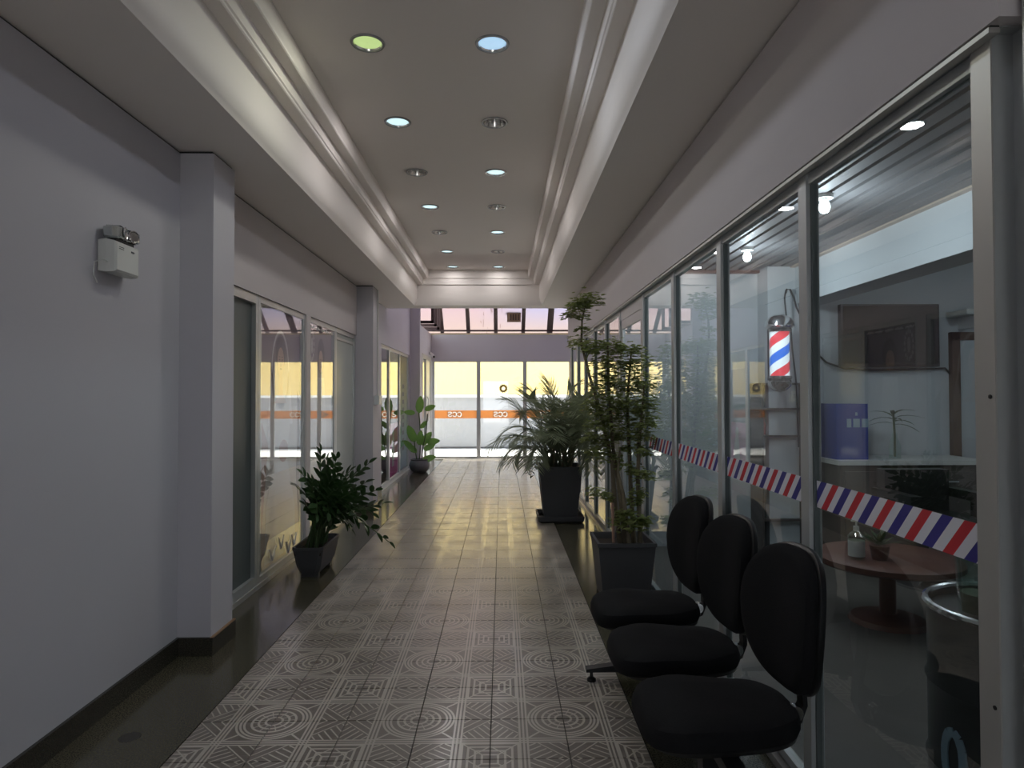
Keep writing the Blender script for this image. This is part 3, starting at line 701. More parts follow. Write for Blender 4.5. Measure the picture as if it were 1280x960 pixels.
for z in (1.496, .793): hb.lathe((0, 0, 0), [(.0045, 0), (.0045, .002)], 12)
hb = MB()
for z in (1.496, .795):
    hb.rings([[(RF-.004, 1.467+.005*math.cos(2*PI*i/12), z+.005*math.sin(2*PI*i/12)) for i in range(12)], [(RF-.006, 1.467+.005*math.cos(2*PI*i/12), z+.005*math.sin(2*PI*i/12)) for i in range(12)]])
part('screw_hole', hb, M['darkplastic'], w)

# barber shop behind the right glass
struct('floor', B(1.20, 5.6, .3, 10.57, -.1, -.002), M['shopfloor'], label='grey brown floor of the barber shop')
wall('wall_right', [(5.5, 5.6, .3, 10.57, 0, 3.5)], M['shopwall'], label='pale bluish far side wall inside the barber shop')
wall('wall_right', [(1.2, 5.5, 6.5, 6.6, 0, 3.5)], M['shopwall'], label='pale bluish back wall of the barber shop')
wall('wall_right', [(1.24, 5.5, .2, .3, 0, 3.5)], M['shopwall'])
wall('wall_right', [(1.2, 5.6, 10.5, 10.56, 0, 3.5)], M['upper'])
slc = struct('ceiling', B(1.22, 2.84, .3, 6.5, 2.785, 2.80), M['darkplastic'], label='dark slatted ceiling inside the barber shop')
nsl = 14; sw = (2.80-1.22)/nsl
for k in range(nsl):
    x = 1.22+k*sw
    part('slat', B(x+.016, x+sw-.016, .3, 6.44, 2.745, 2.785), M['slat'], slc)
part('end_trim', B(1.22, 2.84, 6.44, 6.5, 2.72, 2.785), M['redwood'], slc)
part('edge_trim', B(2.79, 2.84, .3, 6.44, 2.735, 2.785), M['beige'], slc)
wall('wall_right', [(2.84, 3.12, .3, 6.5, 2.38, 3.0)], M['shopwall'], label='pale bulkhead beam inside the barber shop')
struct('ceiling', B(3.1, 5.6, .3, 6.5, 2.98, 3.05), M['shopwall'])
struct('ceiling', B(1.2, 5.6, 6.6, 10.5, 2.78, 2.85), M['upper'])
def globe(x, y, z, label):
    t = thing('globe_lamp', (x, y, z), label, 'lamp', 'globe lamps of the barber shop')
    part('rose', MB().lathe((x, y, z+.06), [(.05, 0), (.05, .03)], 16), M['white'], t, True)
    part('stem', MB().lathe((x, y, z+.050), [(.018, 0), (.018, .02)], 10), M['white'], t, True)
    part('bulb', MB().lathe((x, y, z), [(.001, -.032), (.02, -.026), (.031, -.008), (.033, .01), (.028, .03), (.018, .05)], 18), M['globe'], t, True)
    ld = bpy.data.lights.new('shop_point_light', 'POINT'); ld.energy = SHOP_W; ld.color = (0.84, 0.92, 1.0); ld.shadow_soft_size = .05
    lo = bpy.data.objects.new('shop_point_light', ld); COL.objects.link(lo); lo.location = (0, 0, -.22); lo.parent = t
def at(px, py, Y): return ((px-627)*Y/816, Y, 1.5+(495-py)*Y/816)
x, y, z = at(1036, 247, 4.0); globe(x, y, 2.66, 'lit globe lamp under the slatted ceiling, nearer the camera')
x, y, z = at(937, 316, 5.45); globe(x, y, 2.66, 'lit globe lamp under the slatted ceiling, farther from the camera')
ld = bpy.data.lights.new('shop_point_light', 'POINT'); ld.energy = 6; ld.color = (0.84, 0.92, 1.0); ld.shadow_soft_size = .1  # added point light without a fixture, brightens the indoor light
lo = bpy.data.objects.new('shop_fill_light', ld); COL.objects.link(lo); lo.location = (4.3, 4.2, 2.8)
# added fill light in the neighbouring shop, with no fixture
ld = bpy.data.lights.new('shop_point_light', 'POINT'); ld.energy = 14; ld.color = (1, .93, .82); ld.shadow_soft_size = .1
lo = bpy.data.objects.new('shop_fill_light', ld); COL.objects.link(lo); lo.location = (3.0, 8.6, 2.5)

tv = thing('television', (3.85, 6.42, 1.8), 'wall mounted dark flat television on the barber shop back wall', 'television')
part('bezel', MB().box(3.35, 4.33, 6.38, 6.44, 1.78, 2.40), M['darkplastic'], tv)
part('screen', B(3.37, 4.31, 6.372, 6.38, 1.81, 2.38), M['tv'], tv)
part('wall_bracket', B(3.7, 4.0, 6.44, 6.498, 1.95, 2.2), M['blacksteel'], tv)
tag(part('television_cable', MB().tube([(3.15, 6.49, 1.93), (3.25, 6.48, 1.83), (3.42, 6.47, 1.77), (3.7, 6.47, 1.75), (4.2, 6.47, 1.76), (4.45, 6.48, 1.77), (4.52, 6.49, 1.70), (4.6, 6.49, 1.55)], .010), M['darkplastic'], None, True, off=(3.8, 6.48, 1.75)), 'black cable sagging along the wall under the television', 'cable')
ac = thing('wall_shelf', (4.75, 6.3, 2.2), 'pale sloping shelf high on the barber shop back wall', 'shelf')
part('board', B(4.48, 5.3, 6.2, 6.5, 2.28, 2.33), M['white'], ac); part('bracket', B(4.6, 4.63, 6.25, 6.5, 2.16, 2.28), M['alu'], ac); part('bracket', B(5.0, 5.03, 6.25, 6.5, 2.16, 2.28), M['alu'], ac)
dd = struct('door_5', label='white door with a dark brown frame at the back of the barber shop')
part('frame_post', B(4.50, 4.58, 6.44, 6.5, 0, 2.13), M['doorw'], dd); part('frame_post', B(5.42, 5.5, 6.44, 6.5, 0, 2.13), M['doorw'], dd)
part('frame_head', B(4.50, 5.5, 6.44, 6.5, 2.05, 2.13), M['doorw'], dd); part('door_panel', B(4.58, 5.42, 6.46, 6.5, 0, 2.05), M['shopwall'], dd)
ct = thing('counter', (3.9, 6.2, 0), 'low dark counter with pale top along the back wall of the barber shop', 'counter')
part('body', B(3.10, 4.45, 5.95, 6.48, 0, .86), M['counter'], ct)
part('top', B(3.07, 4.48, 5.92, 6.49, .86, .90), M['white'], ct)
for k in range(2): 
    q = part('door', B(3.14+k*.66, 3.74+k*.66, 5.935, 5.95, .08, .80), M['woodbox'], ct); part('handle', B(3.40+k*.66, 3.52+k*.66, 5.92, 5.935, .70, .715), M['chrome'], q)
bb = thing('blue_crate', (3.38, 6.2, .90), 'blue plastic crate with pale lettering on the counter', 'crate')
part('body', B(3.12, 3.42, 6.05, 6.35, .90, 1.42), M['bluebox'], bb)
part('pale_marks', MB().box(3.22, 3.26, 6.045, 6.05, 1.20, 1.28).box(3.28, 3.34, 6.045, 6.05, 1.20, 1.28).box(3.36, 3.42, 6.045, 6.05, 1.20, 1.28).box(3.30, 3.32, 6.045, 6.05, 1.31, 1.34), M['paleblue'], bb)
vx, vy = at(1121, 0, 6.05)[0]+.05, 6.12
vp = thing('vase_plant', (vx, vy, .90), 'long-leaved cane plant in a small glass vase on the counter', 'plant')
part('vase', MB().lathe((vx, vy, .90), [(.05, 0), (.052, .12), (.02, .21), (.024, .24)], 16, True, False), M['vase'], vp, True)
part('cane', MB().tube([(vx, vy, .92), (vx, vy, 1.12), (vx-.01, vy, 1.32)], .010), M['gstem'], vp, True)
lv = MB()
for k in range(9):
    a = k*2.4; lv.leaf((vx-.01, vy, 1.22+.012*k), (math.cos(a), math.sin(a)*.7, .75-.06*(9-k)), (0, 0, 1), .24, .04, droop=.55, k=(0, .25, .5, .75, 1), wk=(.3, 1, .9, .6, 0))
part('foliage', lv, M['gstem'], vp, 'leaf')
bk = thing('shelf_cabinet', (2.7, 6.3, 0), 'dark open shelf cabinet against the back wall, below the barber pole', 'cabinet')
part('back_panel', B(2.48, 2.88, 6.44, 6.49, 0, 1.62), M['woodbox'], bk)
part('side_panel', B(2.48, 2.50, 6.2, 6.44, 0, 1.62), M['woodbox'], bk); part('side_panel', B(2.86, 2.88, 6.2, 6.44, 0, 1.62), M['woodbox'], bk)
for k, z in enumerate((.3, .7, 1.1, 1.36, 1.60)): part('shelf_board', B(2.50, 2.86, 6.2, 6.44, z, z+.02), M['counter'], bk)
for k in range(6):
    o = part('bottle', MB().lathe((2.54+k*.058, 6.3, 1.12), [(.018, 0), (.02, .02), (.02, .10), (.008, .13), (.008, .16)], 10), M[['cardred', 'carddark', 'cardpale'][k % 3]], None, True, off=(2.54+k*.058, 6.3, 1.12))
    tag(o, '%s bottle, %s from the left on the cabinet shelf' % (['red', 'dark', 'pale'][k % 3], ['first', 'second', 'third', 'fourth', 'fifth', 'sixth'][k]), 'bottle', 'bottles in the shelf cabinet')

# barber pole
Yp = 5.9; bx, by, bz = at(977, 443, Yp)
bpole = thing('barber_pole', (bx, by, bz), 'lit red, white and blue barber pole with chrome domes', 'barber pole')
cyl = bpy.data.objects.new('striped_cylinder', MB().lathe((0, 0, 0), [(.085, -.20), (.085, .20)], 28).mesh('striped_cylinder', M['pole'], smooth='auto')); COL.objects.link(cyl); cyl.parent = bpole
part('glass_tube', MB().lathe((bx, by, bz), [(.0875, -.20), (.0875, .20)], 28, False, False), M['glassc'], bpole, True)
part('dome', MB().lathe((bx, by, bz+.20), [(.105, 0), (.108, .02), (.10, .03), (.13, .05), (.125, .09), (.09, .135), (.04, .16), (.001, .165)], 24), M['chrome'], bpole, True)
part('dome', MB().lathe((bx, by, bz-.20), [(.108, 0), (.108, -.02), (.09, -.03), (.105, -.05), (.10, -.09), (.06, -.13), (.001, -.15)], 24), M['chrome'], bpole, True)
part('wall_bracket', MB().box(bx-.108, bx-.100, by-.01, by+.01, bz-.24, bz+.22).box(bx-.108, bx+.09, by-.012, by+.012, bz+.20, bz+.215).box(bx-.108, bx+.09, by-.012, by+.012, bz-.235, bz-.22).box(bx+.06, bx+.09, by-.01, 6.25, bz+.20, bz+.215).box(bx+.06, bx+.09, by-.01, 6.25, bz-.235, bz-.22), M['blacksteel'], bpole)
px_ = struct('wall_right', B(bx+.04, bx+.34, 6.25, 6.5, 0, 2.75), M['shopwall'])
tag(part('pole_cable', MB().tube([at(986, 362, 6.1), at(984, 372, 6.1), at(986, 395, 6.1), at(992, 415, 6.1), at(993, 436, 6.1), at(998, 480, 6.1), at(1000, 560, 6.1)], .008), M['darkplastic'], None, True, off=at(986, 400, 6.1)), 'thin dark cable running down beside the barber pole', 'cable')
tag(part('looped_cable', MB().tube([at(986, 366, 6.15), at(987, 361, 6.15), at(991, 361, 6.15), at(996, 372, 6.15), at(999, 384, 6.15), at(1003, 392, 6.15)], .009), M['darkplastic'], None, True, off=at(990, 365, 6.15)), 'looped black cable above the barber pole', 'cable')
sk = thing('wall_socket', at(996, 496, 6.22), 'white wall socket below the barber pole', 'socket')
sx, sy, sz = at(996, 496, 6.22)
part('plate', B(sx-.03, sx+.03, 6.235, 6.25, sz-.05, sz+.05), M['white'], sk)
part('outlet', B(sx-.012, sx+.012, 6.23, 6.235, sz-.02, sz+.02), M['alu'], sk)

# drum with glass vase
dx, dy = 1.69, 2.08
dr = thing('oil_drum', (dx, dy, 0), 'dark oil drum with pale blue lettering just inside the nearest window', 'drum')
part('shell', MB().lathe((dx, dy, 0), [(.28, .0), (.285, .02), (.28, .04), (.28, .28), (.288, .30), (.28, .32), (.28, .54), (.288, .56), (.28, .58), (.28, .80)], 40, True, False), M['drum'], dr, True)
part('rim', MB().tube([(dx+.283*math.cos(2*PI*k/40), dy+.283*math.sin(2*PI*k/40), .81) for k in range(41)], .012, 8, False), M['chrome'], dr, True)
part('lid', MB().lathe((dx, dy, .78), [(.272, 0), (.272, .008)], 32), M['drum'], dr, True)
lt = MB()
def cyl_pt(a, z, r=.2825): return (dx+r*math.cos(a), dy+r*math.sin(a), z)
def arcstroke(pts, wd):
    for (a, za), (b, zb) in zip(pts, pts[1:]):
        d = Vector((b-a, (zb-za)/.28)); d.normalize(); n_ = Vector((-d.y, d.x))*wd
        q = [(a-n_.x, za-n_.y*.28), (b-n_.x, zb-n_.y*.28), (b+n_.x, zb+n_.y*.28), (a+n_.x, za+n_.y*.28)]
        lt.rings([[cyl_pt(u, v, .2805) for u, v in q], [cyl_pt(u, v, .285) for u, v in q]])
A0 = math.radians(205)
arcstroke([(A0-.30+.13*math.cos(t*.5), .36+.085*math.sin(t*.5)) for t in range(14)], .05)
arcstroke([(A0+.10+.10*math.cos(t*.5), .335+.05*math.sin(t*.5)) for t in range(14)], .045)
arcstroke([(A0+.22, .50), (A0+.22, .29)], .045)
arcstroke([(A0+.42, .43), (A0+.36, .30), (A0+.52, .31), (A0+.50, .43)], .045)
part('lettering', lt, M['paleblue'], dr)
gv = thing('glass_vase', (1.535, 2.08, .789), 'tall green-tinted glass vase standing on the oil drum', 'vase')
part('vessel', MB().lathe((1.535, 2.08, .789), [(.06, 0), (.062, .01), (.068, .14), (.082, .30), (.078, .30), (.062, .14), (.055, .015), (.001, .012)], 28, True, False), M['vase'], gv, True)
part('water_and_pebbles', MB().lathe((1.535, 2.08, .805), [(.052, 0), (.056, .06), (.001, .065)], 20), M['gstem'], gv, True)
for k, (ox, oy, hh) in enumerate(((.17, .03, .13), (.13, -.14, .10))):
    o = part('jar', MB().lathe((dx+ox, dy+oy, .789), [(.035, 0), (.037, .02), (.037, hh), (.02, hh+.02), (.02, hh+.03)], 16), M['vase'], None, True, off=(dx+ox, dy+oy, .789)); tag(o, ['taller glass jar on the oil drum behind the vase', 'shorter glass jar on the oil drum near the post'][k], 'jar')
tpx, tpy = 2.56, 4.32
rt = thing('round_table', (tpx, tpy, 0), 'round reddish brown low table inside the barber shop', 'table')
part('tabletop', MB().lathe((tpx, tpy, .38), [(.42, 0), (.44, .015), (.44, .045), (.42, .06)], 40), M['terra'], rt, True)
part('pedestal', MB().lathe((tpx, tpy, 0), [(.24, 0), (.22, .03), (.05, .06), (.05, .36), (.14, .38)], 24), M['terra'], rt, True)
bx2, by2, _ = at(1059, 0, 3.9)
gb = thing('gel_bottle', (2.30, 4.22, .44), 'clear pump bottle with a white label on the round table', 'bottle')
part('body', MB().lathe((2.30, 4.22, .44), [(.045, 0), (.05, .01), (.05, .15), (.02, .18)], 16), M['vase'], gb, True)
part('label_sheet', MB().lathe((2.30, 4.22, .46), [(.0505, 0), (.0505, .10)], 16, False, False), M['white'], gb, True)
part('pump', MB().lathe((2.30, 4.22, .62), [(.018, 0), (.018, .03), (.006, .03), (.006, .06)], 10).box(2.27, 2.31, 4.21, 4.23, .68, .69), M['white'], gb, True)
ft = thing('flower_pot', (2.44, 4.20, .44), 'small pot of orange and dark leaves on the round table', 'plant')
part('pot', MB().lathe((2.44, 4.20, .44), [(.045, 0), (.06, .09)], 14), M['terra'], ft, True)
mb = MB()
for k in range(26):
    a = random.uniform(0, 2*PI); e = random.uniform(.1, 1.2); mb.leaf((2.44, 4.20, .53), (math.cos(a)*math.cos(e), math.sin(a)*math.cos(e), math.sin(e)), (0, 0, 1), random.uniform(.07, .15), .03)
part('foliage', mb, M['leaf'], ft, 'leaf')
# barber chair further inside
bcx, bcy = 3.45, 5.15
bc = thing('barber_chair', (bcx, bcy, 0), 'black padded barber chair with armrests inside the shop', 'chair')
part('base', MB().lathe((bcx, bcy, 0), [(.32, 0), (.32, .02), (.08, .06), (.06, .08), (.06, .36)], 28), M['chrome'], bc, True)
part('seat', MB().box(bcx-.28, bcx+.28, bcy-.28, bcy+.28, .40, .54), M['darkplastic'], bc)
part('backrest', MB().box(bcx-.27, bcx+.27, bcy+.24, bcy+.36, .52, .88), M['darkplastic'], bc)
for s in (-1, 1): part('armrest', MB().box(bcx+s*.27, bcx+s*.36, bcy-.25, bcy+.28, .66, .73).box(bcx+s*.29, bcx+s*.34, bcy-.05, bcy+.02, .48, .66), M['darkplastic'], bc)
part('footrest', MB().box(bcx-.2, bcx+.2, bcy-.55, bcy-.42, .12, .16).box(bcx-.03, bcx+.03, bcy-.45, bcy-.2, .14, .40), M['chrome'], bc)

# ------------------------------------------------------------------ waiting bench
def pad(prof, rx, ry, n=40, e=2.8, taper=0.0):
    """rounded-square cushion lying flat around the origin; prof = (scale, z)"""
    rs = []
    for s_, z in prof:
        r = []
        for i in range(n):
            t = 2*PI*i/n; c, s2 = math.cos(t), math.sin(t)
            x = math.copysign(abs(c)**(2/e), c)*(rx-(1-s_)*.25); y = math.copysign(abs(s2)**(2/e), s2)*(ry-(1-s_)*.25)
            y *= 1-taper*(x/rx)
            r.append((x, y, z))
        rs.append(r)
    return MB().rings(rs)
bench = thing('beam_bench', (.72, 2.8, 0), 'row of three black fabric seats on one steel beam against the right shopfront', 'bench')
part('beam', MB().box(.69, .75, 2.0, 3.62, .315, .355), M['blacksteel'], bench)
for y in (2.275, 3.46):
    leg = part('leg', MB().box(.685, .755, y-.03, y+.03, .06, .315), M['blacksteel'], bench)
    part('foot_bar', MB().prism([(.44, .052), (.44, .068), (.68, .098), (.76, .098), (1.02, .068), (1.02, .052)], 1, y-.025, y+.025), M['blacksteel'], leg)
    for x in (.47, .99): part('levelling_foot', MB().lathe((x, y, 0), [(.024, 0), (.024, .012), (.010, .022), (.008, .054)], 14), M['darkplastic'], leg, True)
for k, y in enumerate((3.38, 2.83, 2.275)):
    st = pad([(.90, -.045), (.97, -.040), (1.0, -.02), (1.0, .0), (.97, .022), (.88, .034), (.6, .038), (.2, .038)], .272, .212, e=3.2, taper=.17)
    def sf(p):
        p = p.copy(); fr_ = max(0, (-p.x-.12)/.15); p.z -= .022*fr_*fr_; p.z += .004*math.sin(p.x*22)*math.cos(p.y*17) if p.z > .02 else 0
        return Vector((.735+p.x, y+p.y, .415+p.z))
    s_ = part('seat', st.map(sf), M['fabric'], bench, True)
    sp = pad([(.92, -.062), (.97, -.058), (.985, -.045), (.96, -.038)], .267, .207, e=3.2, taper=.17).map(lambda p: Vector((.735+p.x, y+p.y, .415+p.z)))
    part('seat_shell', sp, M['darkplastic'], s_, True)
    part('mount_plate', MB().box(.64, .82, y-.08, y+.08, .34, .352), M['blacksteel'], s_)
    # backrest : long axis up (local x), width local y, thickness local z towards the sitter (-X)
    bkp = pad([(.90, -.03), (.97, -.025), (1.0, -.01), (1.0, .008), (.96, .024), (.86, .034), (.5, .040), (.15, .041)], .245, .225, e=2.7, taper=.0)
    def bf(p):
        u = p.x; t = p.z
        wdt = p.y*(1-.13*((-u)/.262)) if u < 0 else p.y*(1-.10*(u/.262)**2)
        cur = 1.1*wdt*wdt + .28*max(0, -u-.02)**2*0
        x = .965+.06*(u+.26)+.25*(u)**2 - cur*0.7 - t - wdt*.10
        return Vector((x, y-.02+wdt, .738+u*.98))
    wdd = part('backrest', MB().add(bkp.v, bkp.f).map(bf), M['fabric'], bench, True)
    shl = pad([(.90, -.045), (.985, -.040), (1.0, -.032), (1.0, -.022), (.97, -.016)], .251, .231, e=2.7).map(bf)
    part('back_shell', shl, M['darkplastic'], wdd, True, label='glossy black shell behind the cushion')
    cl_ = [(.86, .362), (.96, .364), (1.015, .385), (1.036, .43), (1.030, .52), (1.014, .60), (1.012, .70)]
    ou_ = [(.86, .346), (.97, .347), (1.030, .372), (1.052, .43), (1.046, .52), (1.030, .60), (1.028, .70)]
    bmb = MB()
    for q in range(6): bmb.prism([cl_[q], cl_[q+1], ou_[q+1], ou_[q]], 1, y-.024, y+.024)
    part('bracket', bmb, M['blacksteel'], bench)
    part('adjusting_knob', MB().rings([[(1.00+.026*math.cos(t), yy, .415+.026*math.sin(t)) for t in [2*PI*i/14 for i in range(14)]] for yy in (y-.05, y-.02)]).rings([[(1.00+.010*math.cos(t), yy, .415+.010*math.sin(t)) for t in [2*PI*i/10 for i in range(10)]] for yy in (y-.055, y-.05)]), M['chrome'], bench, True)

# ------------------------------------------------------------------ ceiling downlights
def downlight(x, y, state, label, power=1.0):
    z = CH+.557
    t = thing('downlight', (x, y, z), label, 'ceiling light', 'recessed ceiling downlights')
    part('rim', MB().lathe((x, y, z), [(.080, -.001), (.083, -.008), (.094, -.008), (.098, -.001)], 32, False, False), M['lampring'], t, True)
    if state:
        part('reflector', MB().lathe((x, y, z), [(.080, -.003), (.074, .012), (.068, .022)], 32, False, False), M['reflector'], t, True)
        part('diffuser', MB().lathe((x, y, z), [(.080, .006), (.05, .002), (.001, .0)], 32, False, False), M[state], t, True)
        ld = bpy.data.lights.new('downlight_lamp', 'AREA'); ld.shape = 'DISK'; ld.size = .15; ld.energy = LAMP_W*power
        ld.color = {'lit_white': (1.0, 0.965, 0.97), 'lit_blue': (0.78, 0.86, 1.0), 'lit_green': (0.97, 1.0, 0.82)}[state]
        lo = bpy.data.objects.new('downlight_lamp', ld); COL.objects.link(lo); lo.parent = t; lo.location = (0, 0, -.012)
    else:
        part('reflector', MB().lathe((x, y, z), [(.080, -.003), (.072, .03), (.060, .052), (.001, .055)], 32, False, False), M['reflector'], t, True)
        bl = MB()
        for a in range(4):
            bl.lathe((x+.035*math.cos(a*PI/2+.5), y+.035*math.sin(a*PI/2+.5), z), [(.009, .0), (.009, .045)], 10)
        part('tube', bl, M['white'], t, True)
LL = ['lit_green', 'lit_white', None, 'lit_white', None, 'lit_white', 'lit_white']
RR = ['lit_blue', None, 'lit_white', None, 'lit_white', None, 'lit_white']
on = ['nearest', 'second', 'third', 'fourth', 'fifth', 'sixth', 'farthest']
for k in range(7):
    y = 3.67+1.068*k
    downlight(-.755, y, LL[k], '%s downlight of the left row, %s' % (on[k], {'lit_green': 'glowing yellowish green', 'lit_white': 'lit white', None: 'unlit'}[LL[k]]), .45 if k == 6 else 1.0)
    downlight(-.050, y, RR[k], '%s downlight of the right row, %s' % (on[k], {'lit_blue': 'glowing pale blue', 'lit_white': 'lit white', None: 'unlit'}[RR[k]]), .45 if k == 6 else 1.0)

downlight(-.050, 3.67-1.068, 'lit_blue', 'lit pale blue downlight of the right row just outside the top of the view', .6)
downlight(-.050, 3.67-3*1.068, 'lit_blue', 'lit pale blue downlight of the right row above the camera', .6)
# ------------------------------------------------------------------ emergency light
ey0, ey1 = 3.06, 3.27; ex = LW+.085
em = thing('emergency_light', (LW, 3.16, 2.12), 'white twin-spot emergency light on the near left wall', 'emergency light')
hb = MB().rings([[(LW+.004, ey0, 2.09), (LW+.004, ey1, 2.09), (LW+.004, ey1, 2.235), (LW+.004, ey0, 2.235)],
                 [(LW+.04, ey0, 2.085), (LW+.04, ey1, 2.085), (LW+.04, ey1, 2.24), (LW+.04, ey0, 2.24)],
                 [(ex-.008, ey0+.006, 2.088), (ex-.008, ey1-.006, 2.088), (ex-.008, ey1-.006, 2.232), (ex-.008, ey0+.006, 2.232)],
                 [(ex, ey0+.016, 2.098), (ex, ey1-.016, 2.098), (ex, ey1-.016, 2.222), (ex, ey0+.016, 2.222)]])
part('housing', hb, M['white'], em)
part('status_light', MB().box(ex-.001, ex+.002, ey0+.13, ey0+.155, 2.198, 2.206), M['mark'], em)
part('vent_slot', MB().box(ex-.001, ex+.001, ey0+.03, ey0+.07, 2.206, 2.209).box(ex-.001, ex+.001, ey0+.03, ey0+.07, 2.198, 2.201), M['mark'], em)
for k, (yc, tilt) in enumerate(((ey0+.055, -.25), (ey0+.155, .35))):
    def lm(p, yc=yc, tilt=tilt): 
        c, s_ = math.cos(tilt), math.sin(tilt); return Vector((LW+.05+p.x*c+p.y*s_, yc-p.x*s_+p.y*c, 2.275+p.z))
    hd = part('lamp_head', pad([(.7, -.030), (.95, -.028), (1, -.02), (1, .024), (.95, .032), (.7, .034)], .042, .046, 20, 5).map(lambda p: lm(Vector((p.x, p.y, p.z)))), M['lens'], em, True)
    part('reflector_cup', MB().rings([[(LW+.05+(.043+d)*math.cos(tilt)+math.cos(a)*r*math.sin(tilt), yc-(.043+d)*math.sin(tilt)+math.cos(a)*r*math.cos(tilt), 2.277+math.sin(a)*r) for a in [2*PI*i/18 for i in range(18)]] for r, d in ((.032, .003), (.028, .006), (.012, -.004))]), M['chrome'], hd, True)
part('neck', MB().box(LW+.03, LW+.07, ey0+.03, ey1-.03, 2.235, 2.248), M['darkplastic'], em)
part('power_cord', MB().tube([(LW+.05, ey0, 2.13), (LW+.05, ey0-.03, 2.135), (LW+.02, ey0-.05, 2.12), (LW+.01, ey0-.04, 2.06), (LW+.01, ey0-.01, 2.03)], .003, 6), M['white'], em, True)

# intercom, conduit, camera on the far left
ic = thing('access_box', (LC+.02, 8.66, 1.47), 'small grey control box with white edge on the second left column', 'control box')
part('case', B(LC+.02, LC+.075, 8.56, 8.78, 1.39, 1.51), M['alu'], ic)
part('cover', B(LC+.075, LC+.09, 8.57, 8.77, 1.395, 1.505), M['white'], ic)
tag(part('conduit', MB().tube([(LC+.035, 8.75, 1.51), (LC+.035, 8.75, 2.92)], .010), M['white'], None, True, off=(LC+.035, 8.75, 1.51)), 'thin white conduit rising from the grey control box to the ceiling', 'conduit')
cc = thing('security_camera', (-1.69, 15.3, 2.5), 'small white security camera in the far left corner', 'camera')
part('mount', MB().box(-1.69, -1.66, 15.28, 15.34, 2.46, 2.54).tube([(-1.67, 15.31, 2.5), (-1.60, 15.2, 2.47)], .012), M['white'], cc)
part('body', MB().tube([(-1.66, 15.30, 2.50), (-1.55, 14.95, 2.40)], .035, 14), M['white'], cc, True)
part('lens', MB().tube([(-1.55, 14.95, 2.40), (-1.548, 14.94, 2.398)], .025, 14), M['darkplastic'], cc, True)

# ------------------------------------------------------------------ plants
def basis(d, up=(0, 0, 1)):
    d = Vector(d).normalized(); s = d.cross(Vector(up))
    if s.length < 1e-3: s = d.cross(Vector((0, 1, 0)))
    s.normalize(); u = s.cross(d).normalized()
    return Matrix((( s.x, d.x, u.x, 0), (s.y, d.y, u.y, 0), (s.z, d.z, u.z, 0), (0, 0, 0, 1)))

# ZZ plant in a long tapered planter
zx, zy = -1.595, 5.68
zz = thing('zz_plant', (zx, zy, 0), 'bushy dark green zz plant in a tapered charcoal trough by the left shopfront', 'plant')
def trough(x0, x1, y0, y1, z0, z1, ins, wall_=.014, ch=0.03):
    def R(x0, x1, y0, y1, z, c=ch): return [(x0+c, y0, z), (x1-c, y0, z), (x1, y0+c, z), (x1, y1-c, z), (x1-c, y1, z), (x0+c, y1, z), (x0, y1-c, z), (x0, y0+c, z)]
    return MB().rings([R(x0+ins, x1-ins, y0+ins, y1-ins, z0), R(x0+ins*.55, x1-ins*.55, y0+ins*.55, y1-ins*.55, z0+(z1-z0)*.25), R(x0+.004, x1-.004, y0+.004, y1-.004, z1-.03), R(x0, x1, y0, y1, z1-.022), R(x0, x1, y0, y1, z1),
                       R(x0+wall_, x1-wall_, y0+wall_, y1-wall_, z1), R(x0+wall_+.01, x1-wall_-.01, y0+wall_+.01, y1-wall_-.01, z1-.06)], True, False)
part('trough', trough(-1.725, -1.47, 5.39, 5.98, .03, .258, .055), M['pot'], zz)
part('soil', B(-1.705, -1.49, 5.41, 5.96, .19, .215), M['soil'], zz)
for yy in (5.47, 5.85): part('foot', B(-1.67, -1.525, yy, yy+.05, 0, .032), M['pot'], zz)
lf = MB().leaf((0, 0, 0), (0, 1, 0), (0, 0, 1), 1.0, .46, fold=.12, droop=.18, k=(0, .15, .4, .7, .9, 1), wk=(.12, .72, 1, .82, .4, 0))
leaf_me = lf.mesh('leaflet', M['leaf'], smooth='leaf')
def zz_frond(base, top, sag, n, L):
    base = Vector(base); top = Vector(top)
    def P(t):
        p = base.lerp(top, t); p.z += sag*math.sin(PI*t)*.9; hr = Vector((top.x-base.x, top.y-base.y, 0))
        p -= hr*(.22*math.sin(PI*t)); return p
    pts = [P(t/10) for t in range(11)]
    fr = part('frond', MB().tube(pts, [.009-.0006*i for i in range(11)], 6), M['gstem'], zz, True); roll = random.uniform(.5, 1.25)
    for i in range(n):
        t = .28+.72*i/(n-1); p = P(min(t, 1)); d = (P(min(1, t)+.001)-P(min(1, t)-.02)).normalized()
        side = d.cross(Vector((0, 0, 1)));
        if side.length < .05: side = d.cross(Vector((0, 1, 0)))
        side.normalize(); sg = 1 if i % 2 else -1
        q3 = side.cross(d).normalized(); fl_ = 1 if q3.y < 0 else -1
        side = (side*math.cos(roll*fl_)+q3*math.sin(roll*fl_)*(1 if side.x*d.z-side.z*d.x > 0 else -1)).normalized()
        upv = side.cross(d)
        if upv.z < 0 and upv.y > 0: upv = -upv
        ld = (d*.75+side*sg*(.85)+upv*random.uniform(-.1, .35)+Vector((0, 0, random.uniform(-.15, .15)))).normalized()
        if i == n-1: ld = d
        s_ = L*random.uniform(.85, 1.15)*(.85+.4*math.sin(PI*(i+1)/n))
        piece('leaflet', leaf_me, fr, Matrix.Translation(p-wo_(zz)) @ basis(ld, upv) @ Matrix.Scale(s_, 4))
def zat(px, py, Y): return at(px, py, Y)
